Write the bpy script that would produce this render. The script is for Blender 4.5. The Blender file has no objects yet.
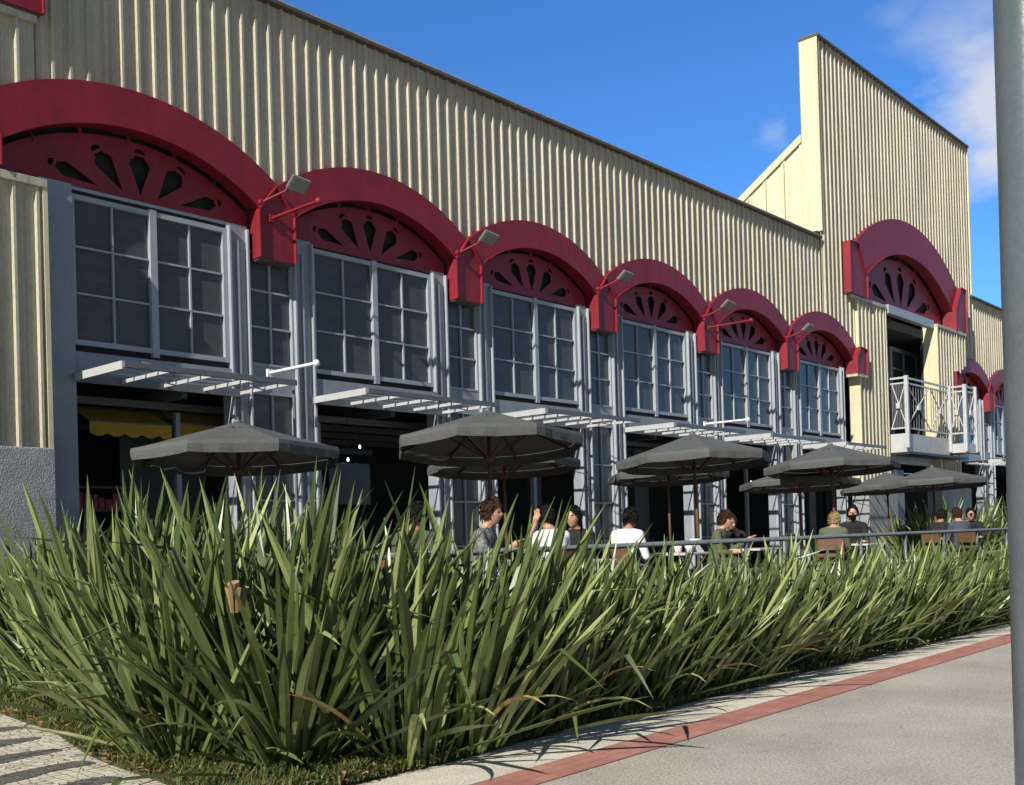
import bpy, bmesh, math, random
from mathutils import Vector, Matrix, noise as mnoise
random.seed(7)
R = math.radians
S = bpy.context.scene
COL = S.collection

# ------------------------------------------------------------------ camera
cam_d = bpy.data.cameras.new('camera'); cam = bpy.data.objects.new('camera', cam_d); COL.objects.link(cam)
yaw, pitch, roll = 0.7310, 0.0072, 0.0284
f_ = Vector((math.cos(yaw)*math.cos(pitch), math.sin(yaw)*math.cos(pitch), math.sin(pitch)))
r_ = Vector((math.sin(yaw), -math.cos(yaw), 0)); d_ = f_.cross(r_)
cr, sr = math.cos(roll), math.sin(roll)
rr, dd = cr*r_+sr*d_, -sr*r_+cr*d_
m = Matrix.Identity(4)
for i in range(3):
    m[i][0] = rr[i]; m[i][1] = -dd[i]; m[i][2] = -f_[i]
m[0][3], m[1][3], m[2][3] = 0, 0, 1.55
cam.matrix_world = m
cam_d.sensor_width = 36; cam_d.lens = 1050/1024*36
cam_d.shift_y = (528.6-392.5)/1024
cam_d.clip_start = 0.05; cam_d.clip_end = 3000
S.camera = cam
S.render.resolution_x, S.render.resolution_y = 1024, 785

# ------------------------------------------------------------------ light
SUN_EL, SUN_AZ = 33.0, 11.0          # azimuth measured from -X towards -Y
sd = Vector((-math.cos(R(SUN_AZ))*math.cos(R(SUN_EL)), -math.sin(R(SUN_AZ))*math.cos(R(SUN_EL)), math.sin(R(SUN_EL))))
sun_d = bpy.data.lights.new('sun', 'SUN'); sun_d.energy = 5.0; sun_d.angle = R(.53); sun_d.color = (1, .94, .83)
sun = bpy.data.objects.new('sun', sun_d); COL.objects.link(sun); sun.location = (-40, -20, 40)
sun.rotation_euler = sd.to_track_quat('Z', 'Y').to_euler()
W = bpy.data.worlds.new('World'); S.world = W; W.use_nodes = True
wn, wl = W.node_tree.nodes, W.node_tree.links; wn.clear()
wo = wn.new('ShaderNodeOutputWorld'); bg = wn.new('ShaderNodeBackground'); sky = wn.new('ShaderNodeTexSky')
sky.sky_type = 'NISHITA'; sky.sun_disc = False; sky.sun_elevation = R(SUN_EL)
sky.sun_rotation = math.atan2(sd.x, sd.y) % (2*math.pi)
sky.air_density = 1.0; sky.dust_density = 0.0; sky.ozone_density = 4.0; sky.altitude = 900
bg.inputs['Strength'].default_value = 0.10
tc = wn.new('ShaderNodeTexCoord')
mp = wn.new('ShaderNodeMapping'); mp.inputs['Scale'].default_value = (1, 1, 2.0)
nz = wn.new('ShaderNodeTexNoise'); nz.inputs['Scale'].default_value = 5.0; nz.inputs['Detail'].default_value = 7; nz.inputs['Roughness'].default_value = .56
wl.new(tc.outputs['Generated'], mp.inputs['Vector']); wl.new(mp.outputs[0], nz.inputs['Vector'])
acc = None
for (c, r0, amp) in (((.895, .27, .325), .13, 1.15), ((.838, .43, .345), .04, .8), ((.85, .33, .42), .05, .35), ((.93, .29, .19), .06, .5)):
    c = Vector(c).normalized()
    dv = wn.new('ShaderNodeVectorMath'); dv.operation = 'DISTANCE'; dv.inputs[1].default_value = c
    wl.new(tc.outputs['Generated'], dv.inputs[0])
    mr = wn.new('ShaderNodeMapRange'); mr.inputs['From Min'].default_value = r0; mr.inputs['From Max'].default_value = r0*.15
    mr.inputs['To Min'].default_value = 0; mr.inputs['To Max'].default_value = amp
    wl.new(dv.outputs['Value'], mr.inputs['Value'])
    if acc is None: acc = mr.outputs[0]
    else:
        mx = wn.new('ShaderNodeMath'); mx.operation = 'MAXIMUM'; wl.new(acc, mx.inputs[0]); wl.new(mr.outputs[0], mx.inputs[1]); acc = mx.outputs[0]
n2 = wn.new('ShaderNodeMath'); n2.operation = 'MULTIPLY_ADD'; n2.inputs[1].default_value = 5.5; n2.inputs[2].default_value = -2.9
wl.new(nz.outputs['Fac'], n2.inputs[0])
ad = wn.new('ShaderNodeMath'); ad.operation = 'ADD'; wl.new(n2.outputs[0], ad.inputs[0]); wl.new(acc, ad.inputs[1])
cm = wn.new('ShaderNodeMath'); cm.operation = 'MULTIPLY'; cm.use_clamp = True; wl.new(ad.outputs[0], cm.inputs[0]); wl.new(acc, cm.inputs[1])
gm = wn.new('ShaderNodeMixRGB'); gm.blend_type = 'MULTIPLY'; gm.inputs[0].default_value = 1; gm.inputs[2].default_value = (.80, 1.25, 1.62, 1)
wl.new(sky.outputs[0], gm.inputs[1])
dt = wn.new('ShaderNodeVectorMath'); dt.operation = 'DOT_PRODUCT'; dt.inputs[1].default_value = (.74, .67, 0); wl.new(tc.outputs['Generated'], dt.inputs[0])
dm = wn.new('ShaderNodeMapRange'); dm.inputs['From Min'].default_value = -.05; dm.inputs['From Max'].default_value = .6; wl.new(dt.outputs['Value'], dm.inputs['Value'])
tn = wn.new('ShaderNodeMixRGB'); tn.inputs[1].default_value = (.64, .61, .56, 1); tn.inputs[2].default_value = (.60, 1.10, 1.60, 1)  # unseen sky behind the camera tinted dim and neutral, added to cut blue fill
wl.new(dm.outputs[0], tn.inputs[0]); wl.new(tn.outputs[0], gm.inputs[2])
mixc = wn.new('ShaderNodeMixRGB'); mixc.inputs[2].default_value = (6.6, 6.7, 6.9, 1)
cs = wn.new('ShaderNodeMath'); cs.operation = 'MULTIPLY'; cs.inputs[1].default_value = .82; wl.new(cm.outputs[0], cs.inputs[0])
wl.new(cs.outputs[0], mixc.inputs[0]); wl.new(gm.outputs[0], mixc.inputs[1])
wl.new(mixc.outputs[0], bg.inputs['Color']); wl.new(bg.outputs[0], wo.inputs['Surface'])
S.view_settings.view_transform = 'Standard'; S.view_settings.look = 'None'; S.view_settings.gamma = 1
S.view_settings.exposure = 0.22
S.render.engine = 'CYCLES'

# ------------------------------------------------------------------ materials
M = {}
def mat(name, base, rough=.6, var=0., scale=4., bump=0., bscale=40., metal=0., spec=.5, second=None, stretch=(1, 1, 1), finescale=22., fine=0., streak=0., spots=0.):
    mt = bpy.data.materials.new(name); mt.use_nodes = True
    n, l = mt.node_tree.nodes, mt.node_tree.links
    p = n['Principled BSDF']; p.inputs['Roughness'].default_value = rough; p.inputs['Metallic'].default_value = metal
    p.inputs['Specular IOR Level'].default_value = spec
    p.inputs['Base Color'].default_value = (*base, 1)
    t = n.new('ShaderNodeTexCoord'); mpg = n.new('ShaderNodeMapping'); mpg.inputs['Scale'].default_value = stretch
    l.new(t.outputs['Object'], mpg.inputs['Vector'])
    if var or second:
        ns = n.new('ShaderNodeTexNoise'); ns.inputs['Scale'].default_value = scale; ns.inputs['Detail'].default_value = 8; ns.inputs['Roughness'].default_value = .65
        l.new(mpg.outputs[0], ns.inputs['Vector'])
        rp = n.new('ShaderNodeValToRGB'); rp.color_ramp.elements[0].position = .32; rp.color_ramp.elements[1].position = .68
        a = [max(0, c*(1-var)) for c in base]; b = second or [c*(1+var) for c in base]
        rp.color_ramp.elements[0].color = (*a, 1); rp.color_ramp.elements[1].color = (*b, 1)
        l.new(ns.outputs['Fac'], rp.inputs[0]); out = rp.outputs[0]
        if fine:
            nf = n.new('ShaderNodeTexNoise'); nf.inputs['Scale'].default_value = scale*finescale; nf.inputs['Detail'].default_value = 4
            l.new(mpg.outputs[0], nf.inputs['Vector'])
            mr = n.new('ShaderNodeMapRange'); mr.inputs['From Min'].default_value = .38; mr.inputs['From Max'].default_value = .62
            mr.inputs['To Min'].default_value = 1-fine; mr.inputs['To Max'].default_value = 1+fine; l.new(nf.outputs['Fac'], mr.inputs['Value'])
            mm = n.new('ShaderNodeVectorMath'); mm.operation = 'SCALE'; l.new(out, mm.inputs[0]); l.new(mr.outputs[0], mm.inputs['Scale']); out = mm.outputs[0]
        if spots:
            n5 = n.new('ShaderNodeTexNoise'); n5.inputs['Scale'].default_value = 7; n5.inputs['Detail'].default_value = 7; n5.inputs['Roughness'].default_value = .7; l.new(mpg.outputs[0], n5.inputs['Vector'])
            r5 = n.new('ShaderNodeMapRange'); r5.inputs['From Min'].default_value = .60; r5.inputs['From Max'].default_value = .70; r5.inputs['To Min'].default_value = 1; r5.inputs['To Max'].default_value = 1-spots; l.new(n5.outputs['Fac'], r5.inputs['Value'])
            m5 = n.new('ShaderNodeVectorMath'); m5.operation = 'SCALE'; l.new(out, m5.inputs[0]); l.new(r5.outputs[0], m5.inputs['Scale']); out = m5.outputs[0]
        if streak:      # run-off streaks and grime down a sheet
            m3 = n.new('ShaderNodeMapping'); m3.inputs['Scale'].default_value = (7, 7, .22); l.new(t.outputs['Object'], m3.inputs['Vector'])
            n3 = n.new('ShaderNodeTexNoise'); n3.inputs['Scale'].default_value = 1; n3.inputs['Detail'].default_value = 6; l.new(m3.outputs[0], n3.inputs['Vector'])
            r3 = n.new('ShaderNodeMapRange'); r3.inputs['From Min'].default_value = .42; r3.inputs['From Max'].default_value = .68; r3.inputs['To Min'].default_value = 1; r3.inputs['To Max'].default_value = 1-streak; l.new(n3.outputs['Fac'], r3.inputs['Value'])
            m4 = n.new('ShaderNodeVectorMath'); m4.operation = 'SCALE'; l.new(out, m4.inputs[0]); l.new(r3.outputs[0], m4.inputs['Scale']); out = m4.outputs[0]
        l.new(out, p.inputs['Base Color'])
    if bump:
        nb = n.new('ShaderNodeTexNoise'); nb.inputs['Scale'].default_value = bscale; nb.inputs['Detail'].default_value = 5
        l.new(mpg.outputs[0], nb.inputs['Vector'])
        bp = n.new('ShaderNodeBump'); bp.inputs['Strength'].default_value = bump; bp.inputs['Distance'].default_value = .02
        l.new(nb.outputs['Fac'], bp.inputs['Height']); l.new(bp.outputs[0], p.inputs['Normal'])
    M[name] = mt; return mt
mat('cladding', (.49, .45, .345), .55, .13, 1.6, .12, 3, stretch=(1, 1, .35), fine=.08, streak=.26)
mat('cream_sheet', (.64, .60, .41), .5, .08, 1.2, fine=.04, streak=.14)
mat('cap', (.10, .085, .07), .6, .2)
mat('red', (.235, .013, .026), .5, .18, 1.5, .07, 6, fine=.07, streak=.16)
mat('grey_blue', (.265, .295, .335), .42, .10, 3, .03, 6, fine=.05)
mat('frame_grey', (.34, .375, .42), .42, .08, 4)
mat('pane', (.070, .074, .078), .20, .18, 2.5, .04, 5, spec=.5, stretch=(1, 1, 3))
mat('hole', (.012, .014, .014), .8)
mat('stucco', (.30, .32, .33), .9, .14, 2.5, .9, 55, fine=.2)
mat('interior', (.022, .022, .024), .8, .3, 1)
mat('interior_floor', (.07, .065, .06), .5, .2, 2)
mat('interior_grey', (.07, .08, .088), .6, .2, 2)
mat('awning_yellow', (.42, .25, .015), .75, .12, 3)
mat('khaki', (.20, .19, .06), .8)
mat('roofing', (.22, .22, .22), .7, .2, 1)
mat('steel_white', (.78, .79, .80), .38, .05, 6)
mat('canopy_steel', (.44, .45, .46), .45, .1, 6)
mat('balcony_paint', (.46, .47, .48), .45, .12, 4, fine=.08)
mat('steel_grey', (.13, .14, .155), .4, .1, 5)
mat('lamp_body', (.16, .16, .15), .5)
mat('lamp_glass', (.24, .25, .25), .2)
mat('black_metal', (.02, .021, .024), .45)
mat('rail_metal', (.13, .15, .17), .38, .15, 6)
mat('canvas', (.088, .092, .095), .85, .1, 3, .35, 9, fine=.1)
mat('wood_dark', (.10, .045, .025), .55, .25, 8)
mat('wood', (.13, .065, .035), .5, .25, 6, stretch=(1, 1, 6))
mat('table_top', (.52, .50, .46), .6, .08)
mat('paper', (.80, .80, .78), .7)
mat('concrete', (.435, .39, .325), .9, .17, .8, .6, 60, fine=.20, finescale=60., spots=.28)
mat('kerb', (.62, .575, .485), .9, .17, 1.6, .4, 60, fine=.16, finescale=40.)
mat('terrace', (.22, .20, .18), .85, .2, 2)
mat('soil', (.075, .055, .035), 1., .5, 3, .9, 30, second=(.13, .11, .045), fine=.4)
mat('land', (.24, .23, .21), .95, .2, .3, fine=.15)
mat('pole_paint', (.095, .115, .13), .30, .12, 3, .06, 50, fine=.05)
mat('skin', (.52, .29, .20), .55, .05); mat('skin_tan', (.40, .21, .14), .55, .05)
mat('hair_black', (.012, .010, .009),.85, spec=.15); mat('hair_brown', (.038, .021, .012),.85, spec=.15); mat('hair_blond', (.28, .20, .11),.85, spec=.15)
mat('cloth_white', (.80, .80, .79), .85); mat('cloth_black', (.014, .014, .016), .9); mat('cloth_navy', (.055, .07, .10), .9)
mat('cloth_olive', (.10, .11, .07), .9); mat('trousers', (.03, .035, .05), .9)
mat('cloth_pattern', (.012, .012, .014), .9, second=(.30, .30, .30), scale=26)
mat('dead_leaf', (.30, .19, .09), .8, .3, 10)
mat('screen_dark', (.02, .035, .055), .25, .5, 3)
mat('pink_goods', (.22, .03, .05), .6, .6, 9)
mat('gate_grey', (.20, .22, .235), .6, .1)
# lit bulb
mt = bpy.data.materials.new('bulb'); mt.use_nodes = True; p = mt.node_tree.nodes['Principled BSDF']
p.inputs['Emission Color'].default_value = (1, .95, .85, 1); p.inputs['Emission Strength'].default_value = 3; M['bulb'] = mt
# leaves: colour by blade through a per-blade attribute, a pale back and a thin see-through share
def leafmat(name, dark, mid, pale, rough=.42, trans=.22):
    mt = bpy.data.materials.new(name); mt.use_nodes = True; n, l = mt.node_tree.nodes, mt.node_tree.links
    p = n['Principled BSDF']; p.inputs['Roughness'].default_value = rough; p.inputs['Specular IOR Level'].default_value = .5
    at = n.new('ShaderNodeAttribute'); at.attribute_name = 'blade'
    rp = n.new('ShaderNodeValToRGB'); e = rp.color_ramp.elements; e[0].color = (*dark, 1); e[1].color = (*pale, 1); e[1].position = .93
    k = e.new(.5); k.color = (*mid, 1)
    k2 = e.new(.965); k2.color = (.33, .24, .10, 1)
    t = n.new('ShaderNodeTexCoord'); ns = n.new('ShaderNodeTexNoise'); ns.inputs['Scale'].default_value = 9; ns.inputs['Detail'].default_value = 5
    l.new(t.outputs['Object'], ns.inputs['Vector'])
    oi = n.new('ShaderNodeObjectInfo')
    a1 = n.new('ShaderNodeMath'); a1.operation = 'MULTIPLY_ADD'; a1.inputs[1].default_value = .25; l.new(ns.outputs['Fac'], a1.inputs[0]); 
    s0 = n.new('ShaderNodeMath'); s0.operation = 'SUBTRACT'; s0.inputs[1].default_value = .125; l.new(at.outputs['Fac'], s0.inputs[0]); l.new(s0.outputs[0], a1.inputs[2])
    l.new(a1.outputs[0], rp.inputs[0])
    hs = n.new('ShaderNodeHueSaturation'); mr = n.new('ShaderNodeMapRange'); mr.inputs['To Min'].default_value = .8; mr.inputs['To Max'].default_value = 1.2
    l.new(oi.outputs['Random'], mr.inputs['Value']); l.new(mr.outputs[0], hs.inputs['Value']); l.new(rp.outputs[0], hs.inputs['Color'])
    l.new(hs.outputs[0], p.inputs['Base Color'])
    tr = n.new('ShaderNodeBsdfTranslucent'); l.new(hs.outputs[0], tr.inputs['Color'])
    mx = n.new('ShaderNodeMixShader'); mx.inputs[0].default_value = trans
    l.new(p.outputs[0], mx.inputs[1]); l.new(tr.outputs[0], mx.inputs[2]); l.new(mx.outputs[0], n['Material Output'].inputs['Surface'])
    M[name] = mt
leafmat('flax', (.030, .052, .018), (.110, .158, .046), (.44, .48, .20), .35, .15)
leafmat('weed', (.05, .08, .02), (.11, .15, .035), (.27, .27, .09), .7, .25)
# stone paving of small cubes, and red pavers
def pavmat(name, a, b, mortar, sc, bump=.6):
    mt = bpy.data.materials.new(name); mt.use_nodes = True; n, l = mt.node_tree.nodes, mt.node_tree.links
    p = n['Principled BSDF']; p.inputs['Roughness'].default_value = .8
    t = n.new('ShaderNodeTexCoord'); v = n.new('ShaderNodeTexVoronoi'); v.inputs['Scale'].default_value = sc; v.inputs['Randomness'].default_value = .55
    v2 = n.new('ShaderNodeTexVoronoi'); v2.feature = 'DISTANCE_TO_EDGE'; v2.inputs['Scale'].default_value = sc; v2.inputs['Randomness'].default_value = .55
    l.new(t.outputs['Object'], v.inputs['Vector']); l.new(t.outputs['Object'], v2.inputs['Vector'])
    sp = n.new('ShaderNodeSeparateColor'); l.new(v.outputs['Color'], sp.inputs[0])
    m1 = n.new('ShaderNodeMixRGB'); m1.inputs[1].default_value = (*a, 1); m1.inputs[2].default_value = (*b, 1); l.new(sp.outputs[0], m1.inputs[0])
    st = n.new('ShaderNodeMapRange'); st.inputs['From Min'].default_value = .02; st.inputs['From Max'].default_value = .07; l.new(v2.outputs['Distance'], st.inputs['Value'])
    m2 = n.new('ShaderNodeMixRGB'); m2.inputs[1].default_value = (*mortar, 1); l.new(st.outputs[0], m2.inputs[0]); l.new(m1.outputs[0], m2.inputs[2])
    l.new(m2.outputs[0], p.inputs['Base Color'])
    bp = n.new('ShaderNodeBump'); bp.inputs['Strength'].default_value = bump; bp.inputs['Distance'].default_value = .01; l.new(st.outputs[0], bp.inputs['Height']); l.new(bp.outputs[0], p.inputs['Normal'])
    M[name] = mt
pavmat('stone_white', (.48, .45, .37), (.68, .65, .55), (.20, .17, .13), 13)
pavmat('stone_black', (.05, .052, .055), (.12, .12, .12), (.20, .18, .14), 13)
def brickmat():
    mt = bpy.data.materials.new('red_paver'); mt.use_nodes = True; n, l = mt.node_tree.nodes, mt.node_tree.links
    p = n['Principled BSDF']; p.inputs['Roughness'].default_value = .85
    t = n.new('ShaderNodeTexCoord'); b = n.new('ShaderNodeTexBrick'); b.inputs['Scale'].default_value = 1
    b.inputs['Brick Width'].default_value = .2; b.inputs['Row Height'].default_value = .1; b.inputs['Mortar Size'].default_value = .007
    b.inputs['Color1'].default_value = (.44, .17, .13, 1); b.inputs['Color2'].default_value = (.52, .23, .18, 1); b.inputs['Mortar'].default_value = (.30, .19, .15, 1)
    ns = n.new('ShaderNodeTexNoise'); ns.inputs['Scale'].default_value = 2.2; ns.inputs['Detail'].default_value = 8
    mm = n.new('ShaderNodeMixRGB'); mm.blend_type = 'MULTIPLY'; mm.inputs[0].default_value = .55
    l.new(t.outputs['Object'], b.inputs['Vector']); l.new(t.outputs['Object'], ns.inputs['Vector'])
    l.new(b.outputs['Color'], mm.inputs[1]); 
    rp = n.new('ShaderNodeValToRGB'); rp.color_ramp.elements[0].position = .3; rp.color_ramp.elements[0].color = (.6, .6, .6, 1); rp.color_ramp.elements[1].position = .65
    l.new(ns.outputs['Fac'], rp.inputs[0]); l.new(rp.outputs[0], mm.inputs[2]); l.new(mm.outputs[0], p.inputs['Base Color']); M['red_paver'] = mt
brickmat()

# ------------------------------------------------------------------ helpers
OFF = {}
def children(o): return [c for c in COL.objects if c.parent == o]
class MB:
    def __init__(s): s.v = []; s.f = []; s.a = []; s.cuts = []
    def add(s, vs, fs, a=None):
        b = len(s.v); s.cuts.append((b, len(s.f), len(vs), len(fs))); s.v += [tuple(v) for v in vs]; s.f += [tuple(b+i for i in f) for f in fs]
        if a is not None: s.a += [a]*len(vs)
    def box(s, x0, x1, y0, y1, z0, z1):
        s.add([(x, y, z) for z in (z0, z1) for y in (y0, y1) for x in (x0, x1)],
              [(0, 2, 3, 1), (4, 5, 7, 6), (0, 1, 5, 4), (2, 6, 7, 3), (0, 4, 6, 2), (1, 3, 7, 5)]); return s
    def prism(s, pts, y0, y1):            # polygon in x,z extruded along y
        n = len(pts)
        s.add([(x, y0, z) for x, z in pts]+[(x, y1, z) for x, z in pts],
              [tuple(range(n)), tuple(range(2*n-1, n-1, -1))]+[(i, i+n, (i+1) % n+n, (i+1) % n) for i in range(n)]); return s
    def prismx(s, pts, x0, x1):
        n = len(pts)
        s.add([(x0, y, z) for y, z in pts]+[(x1, y, z) for y, z in pts],
              [tuple(range(n)), tuple(range(2*n-1, n-1, -1))]+[(i, i+n, (i+1) % n+n, (i+1) % n) for i in range(n)]); return s
    def tube(s, pts, rad, n=8, caps=True):
        pts = [Vector(p) for p in pts]
        if not isinstance(rad, (list, tuple)): rad = [rad]*len(pts)
        vs = []; prev = None
        for i, p in enumerate(pts):
            d = (pts[min(i+1, len(pts)-1)]-pts[max(i-1, 0)]).normalized()
            a = Vector((0, 0, 1)) if abs(d.z) < .9 else Vector((1, 0, 0))
            u = d.cross(a).normalized() if prev is None else (prev-d*prev.dot(d)).normalized()
            prev = u; w = d.cross(u)
            for k in range(n):
                t = 2*math.pi*k/n; vs.append(p+(u*math.cos(t)+w*math.sin(t))*rad[i])
        fs = [(i*n+k, i*n+(k+1) % n, (i+1)*n+(k+1) % n, (i+1)*n+k) for i in range(len(pts)-1) for k in range(n)]
        if caps: fs += [tuple(range(n-1, -1, -1)), tuple(range((len(pts)-1)*n, len(pts)*n))]
        s.add(vs, fs); return s
    def bar(s, p, q, w, h=None):
        p, q = Vector(p), Vector(q); h = h or w; d = (q-p).normalized()
        a = Vector((0, 0, 1)) if abs(d.z) < .9 else Vector((0, 1, 0))
        u = d.cross(a).normalized()*w/2; t = u.cross(d).normalized()*h/2
        s.add([p-u-t, p+u-t, p+u+t, p-u+t, q-u-t, q+u-t, q+u+t, q-u+t],
              [(0, 3, 2, 1), (4, 5, 6, 7), (0, 1, 5, 4), (1, 2, 6, 5), (2, 3, 7, 6), (3, 0, 4, 7)]); return s
    def lathe(s, prof, cx=0, cy=0, n=20):
        vs = [(cx+r*math.cos(2*math.pi*k/n), cy+r*math.sin(2*math.pi*k/n), z) for r, z in prof for k in range(n)]
        fs = [(i*n+k, i*n+(k+1) % n, (i+1)*n+(k+1) % n, (i+1)*n+k) for i in range(len(prof)-1) for k in range(n)]
        s.add(vs, fs); return s
    def build_each(s, name, mt, parent=None, **k):      # every added shape becomes a part of its own
        out = []
        for b, fb, nv, nf in s.cuts:
            q = MB(); q.v = s.v[b:b+nv]; q.f = [tuple(i-b for i in f) for f in s.f[fb:fb+nf]]; out.append(q.build(name, mt, parent, **k))
        return out
    def build(s, name, mt, parent=None, smooth=False, bevel=0):
        off = Vector(OFF.get(parent.name, (0, 0, 0))) if parent else Vector((0, 0, 0))
        me = bpy.data.meshes.new(name); me.from_pydata([tuple(Vector(v)-off) for v in s.v], [], s.f)
        me.materials.append(M[mt] if isinstance(mt, str) else mt)
        if s.a:
            at = me.attributes.new('blade', 'FLOAT', 'POINT'); at.data.foreach_set('value', s.a)
        bm = bmesh.new(); bm.from_mesh(me)
        if not s.a: bmesh.ops.recalc_face_normals(bm, faces=bm.faces)
        if bevel: bmesh.ops.bevel(bm, geom=[e for e in bm.edges if len(e.link_faces) == 2 and e.calc_face_angle(0) > .6], offset=bevel, segments=2, affect='EDGES', profile=.5)
        bm.to_mesh(me); bm.free()
        if smooth: me.polygons.foreach_set('use_smooth', [True]*len(me.polygons))
        o = bpy.data.objects.new(name, me); COL.objects.link(o)
        if parent: o.parent = parent; OFF[o.name] = tuple(off)
        else: OFF[o.name] = (0, 0, 0)
        return o
def tag(o, label=None, cat=None, group=None, kind=None):
    for k, v in (('label', label), ('category', cat), ('group', group), ('kind', kind)):
        if v: o[k] = v
    return o
def thing(name, loc, label, cat, group=None):
    o = bpy.data.objects.new(name, None); o.empty_display_size = .2; COL.objects.link(o); o.location = loc; OFF[o.name] = tuple(loc)
    return tag(o, label, cat, group)
def copy_tree(o, parent=None):
    c = o.copy(); COL.objects.link(c)
    if parent: c.parent = parent
    for ch in children(o): copy_tree(ch, c)
    return c
def structure(b, name, mt, **k): return tag(b.build(name, mt, **k), kind='structure')

# ------------------------------------------------------------------ ground
b = MB(); b.add([(-1500, -1500, -.02), (1500, -1500, -.02), (1500, 1500, -.02), (-1500, 1500, -.02)], [(0, 1, 2, 3)]); structure(b, 'ground', 'land')
b = MB(); b.add([(-30, -20, 0), (120, -20, 0), (120, 4.26, 0), (-30, 4.30, 0)], [(0, 1, 2, 3)]); structure(b, 'road', 'concrete')
def edgeY(x): return 5.22 + .035*math.sin(x*1.3) + .03*math.sin(x*3.1+1) - .012*(x-4.5)
xs = [2.6+.25*i for i in range(200)]
b = MB(); b.add([(-30, 4.28, .006), (2.6, 4.28, .006), (2.6, 4.62, .006), (-30, 4.62, .006)], [(0, 1, 2, 3)])
b.add([(2.6, 4.28, .006), (120, 4.24, .006), (120, 4.57, .006), (2.6, 4.62, .006)], [(0, 1, 2, 3)]); structure(b, 'red_paver_stripe', 'red_paver')
b = MB(); n = len(xs)
b.add([(x, 4.60-.0004*x, .003) for x in xs]+[(x, edgeY(x), .003) for x in xs], [(i, i+1, n+i+1, n+i) for i in range(n-1)]); structure(b, 'kerb_strip', 'kerb')
# raised bed
def leftX(y): return 3.50 + (y-6.35)*.172 + .04*math.sin(y*2.3)
b = MB(); ys = [5.2+.2*i for i in range(44)]
top = []
for j, y in enumerate(ys):
    x0 = leftX(y); top.append([(x0+(60-x0)*(i/60)**2.0, y, .02+.05*min(1, i/6)*(.6+mnoise.noise(Vector((i*.7, y*1.7, 0))))) for i in range(61)])
for j, y in enumerate(ys):
    if j == 0: top[0] = [(x, edgeY(x)-.01, .006) for x, _, _ in top[0]]
vs = [p for row in top for p in row]
b.add(vs, [(j*61+i, j*61+i+1, (j+1)*61+i+1, (j+1)*61+i) for j in range(len(ys)-1) for i in range(60)]); structure(b, 'planting_bed', 'soil')
# mosaic pavement at the left
b = MB(); yy = [4.60+.25*i for i in range(60)]; n = len(yy)
b.add([(-25, y, .003) for y in yy]+[(leftX(y)+.03, y, .003) for y in yy], [(i, i+1, n+i+1, n+i) for i in range(n-1)]); structure(b, 'mosaic_pavement', 'stone_white')
b = MB()
for k in range(-3, 10):
  for sg in range(3):
    y0 = 6.02+.66*k+(.10 if sg % 2 else 0)+random.uniform(-.02, .02)
    tipx = 3.50+(y0-6.9)*.17+ .02*((k*7) % 3)-sg*1.15
    pts_t, pts_b = [], []
    N = 60
    for i in range(N+1):
        s_ = i/N; x = tipx-.86*s_; wv = .06*math.sin(s_*4.2+.4)
        w = .135*math.sqrt(max(0, 1-abs(2*s_-1)**5))*(.88+.12*math.sin(s_*9+k))+.003
        jt = random.uniform(-.014, .014)
        pts_t.append((x, y0+.02+wv+w+jt, .007)); pts_b.append((x, y0+.02+wv-w-jt, .007))
    b.add(pts_t+pts_b, [(i, i+1, N+1+i+1, N+1+i) for i in range(N)])
structure(b, 'mosaic_wave_stripes', 'stone_black')
b = MB(); b.box(4.9, 60, 6.9, 14.4, -.01, .5); structure(b, 'terrace_floor', 'terrace')

# ------------------------------------------------------------------ market hall
P = 4.33; XC = [7.76+P*k for k in range(6)]
hall = thing('market_hall', (18, 14, 0), 'long cream corrugated market hall with red arches over grey windows', 'building')
def corr(x0, x1, ztop, zbot, Y, sp=.25, dep=.042, x_off=0., back=None):
    """ribbed sheet facing -Y; zbot may be a function of x"""
    zb = zbot if callable(zbot) else (lambda x: zbot)
    prof = []
    k = math.floor((x0-x_off)/sp)-1
    while x_off+k*sp < x1+sp:
        c = x_off+k*sp
        for dx, dy in ((0, 0), (.055, 0), (.063, .006), (.071, 0), (.116, 0), (.124, .006), (.132, 0), (sp-.068, 0), (sp-.052, dep), (sp-.016, dep)):
            prof.append((c+dx, Y-dy))
        k += 1
    pr = [(x0, Y)]+[p for p in prof if x0 < p[0] < x1]+[(x1, Y)]
    b = MB(); n = len(pr)
    b.add([(x, y, zb(x)) for x, y in pr]+[(x, y, ztop) for x, y in pr], [(i, i+1, n+i+1, n+i) for i in range(n-1)])
    return b
RI, RO, CZ = 2.97, 3.5, 4.41
def archbot(x):
    for c in XCALL:
        if abs(x-c) <= P/2+.001: return CZ+math.sqrt(max(.1, 3.30**2-(x-c)**2))
    return 6.6
XCALL = XC+[42.15+P*k for k in range(4)]
TX0, TX1, TZ = 29.48, 42.5, 16.17
corr(6.2, TX0, 10.13, lambda x: max(archbot(x), 6.4), 13.86).build('cladding', 'cladding', hall)
corr(-8, 6.26, 10.13, 8.5, 13.86).build('cladding', 'cladding', hall)
corr(TX1, 62, 10.36, lambda x: max(archbot(x), 6.4), 13.86, .27).build('cladding', 'cladding', hall)
# tower cladding: notch for the big arch
BS = 2.12; BCX = 36.0; BZ0 = 7.82; BR = 3.30*BS; BCZ = BZ0+(CZ-6.0)*BS
def towbot(x):
    if x < 31.65: return max(archbot(x), 6.4)
    if x > 40.9: return max(archbot(x), 6.4)
    return max(8.6, BCZ+math.sqrt(max(0, BR*BR-(x-BCX)**2))) if abs(x-BCX) < 4.4 else 8.6
corr(TX0, TX1, TZ, towbot, 13.80, .28, .06).build('tower_cladding', 'cladding', hall)
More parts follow.
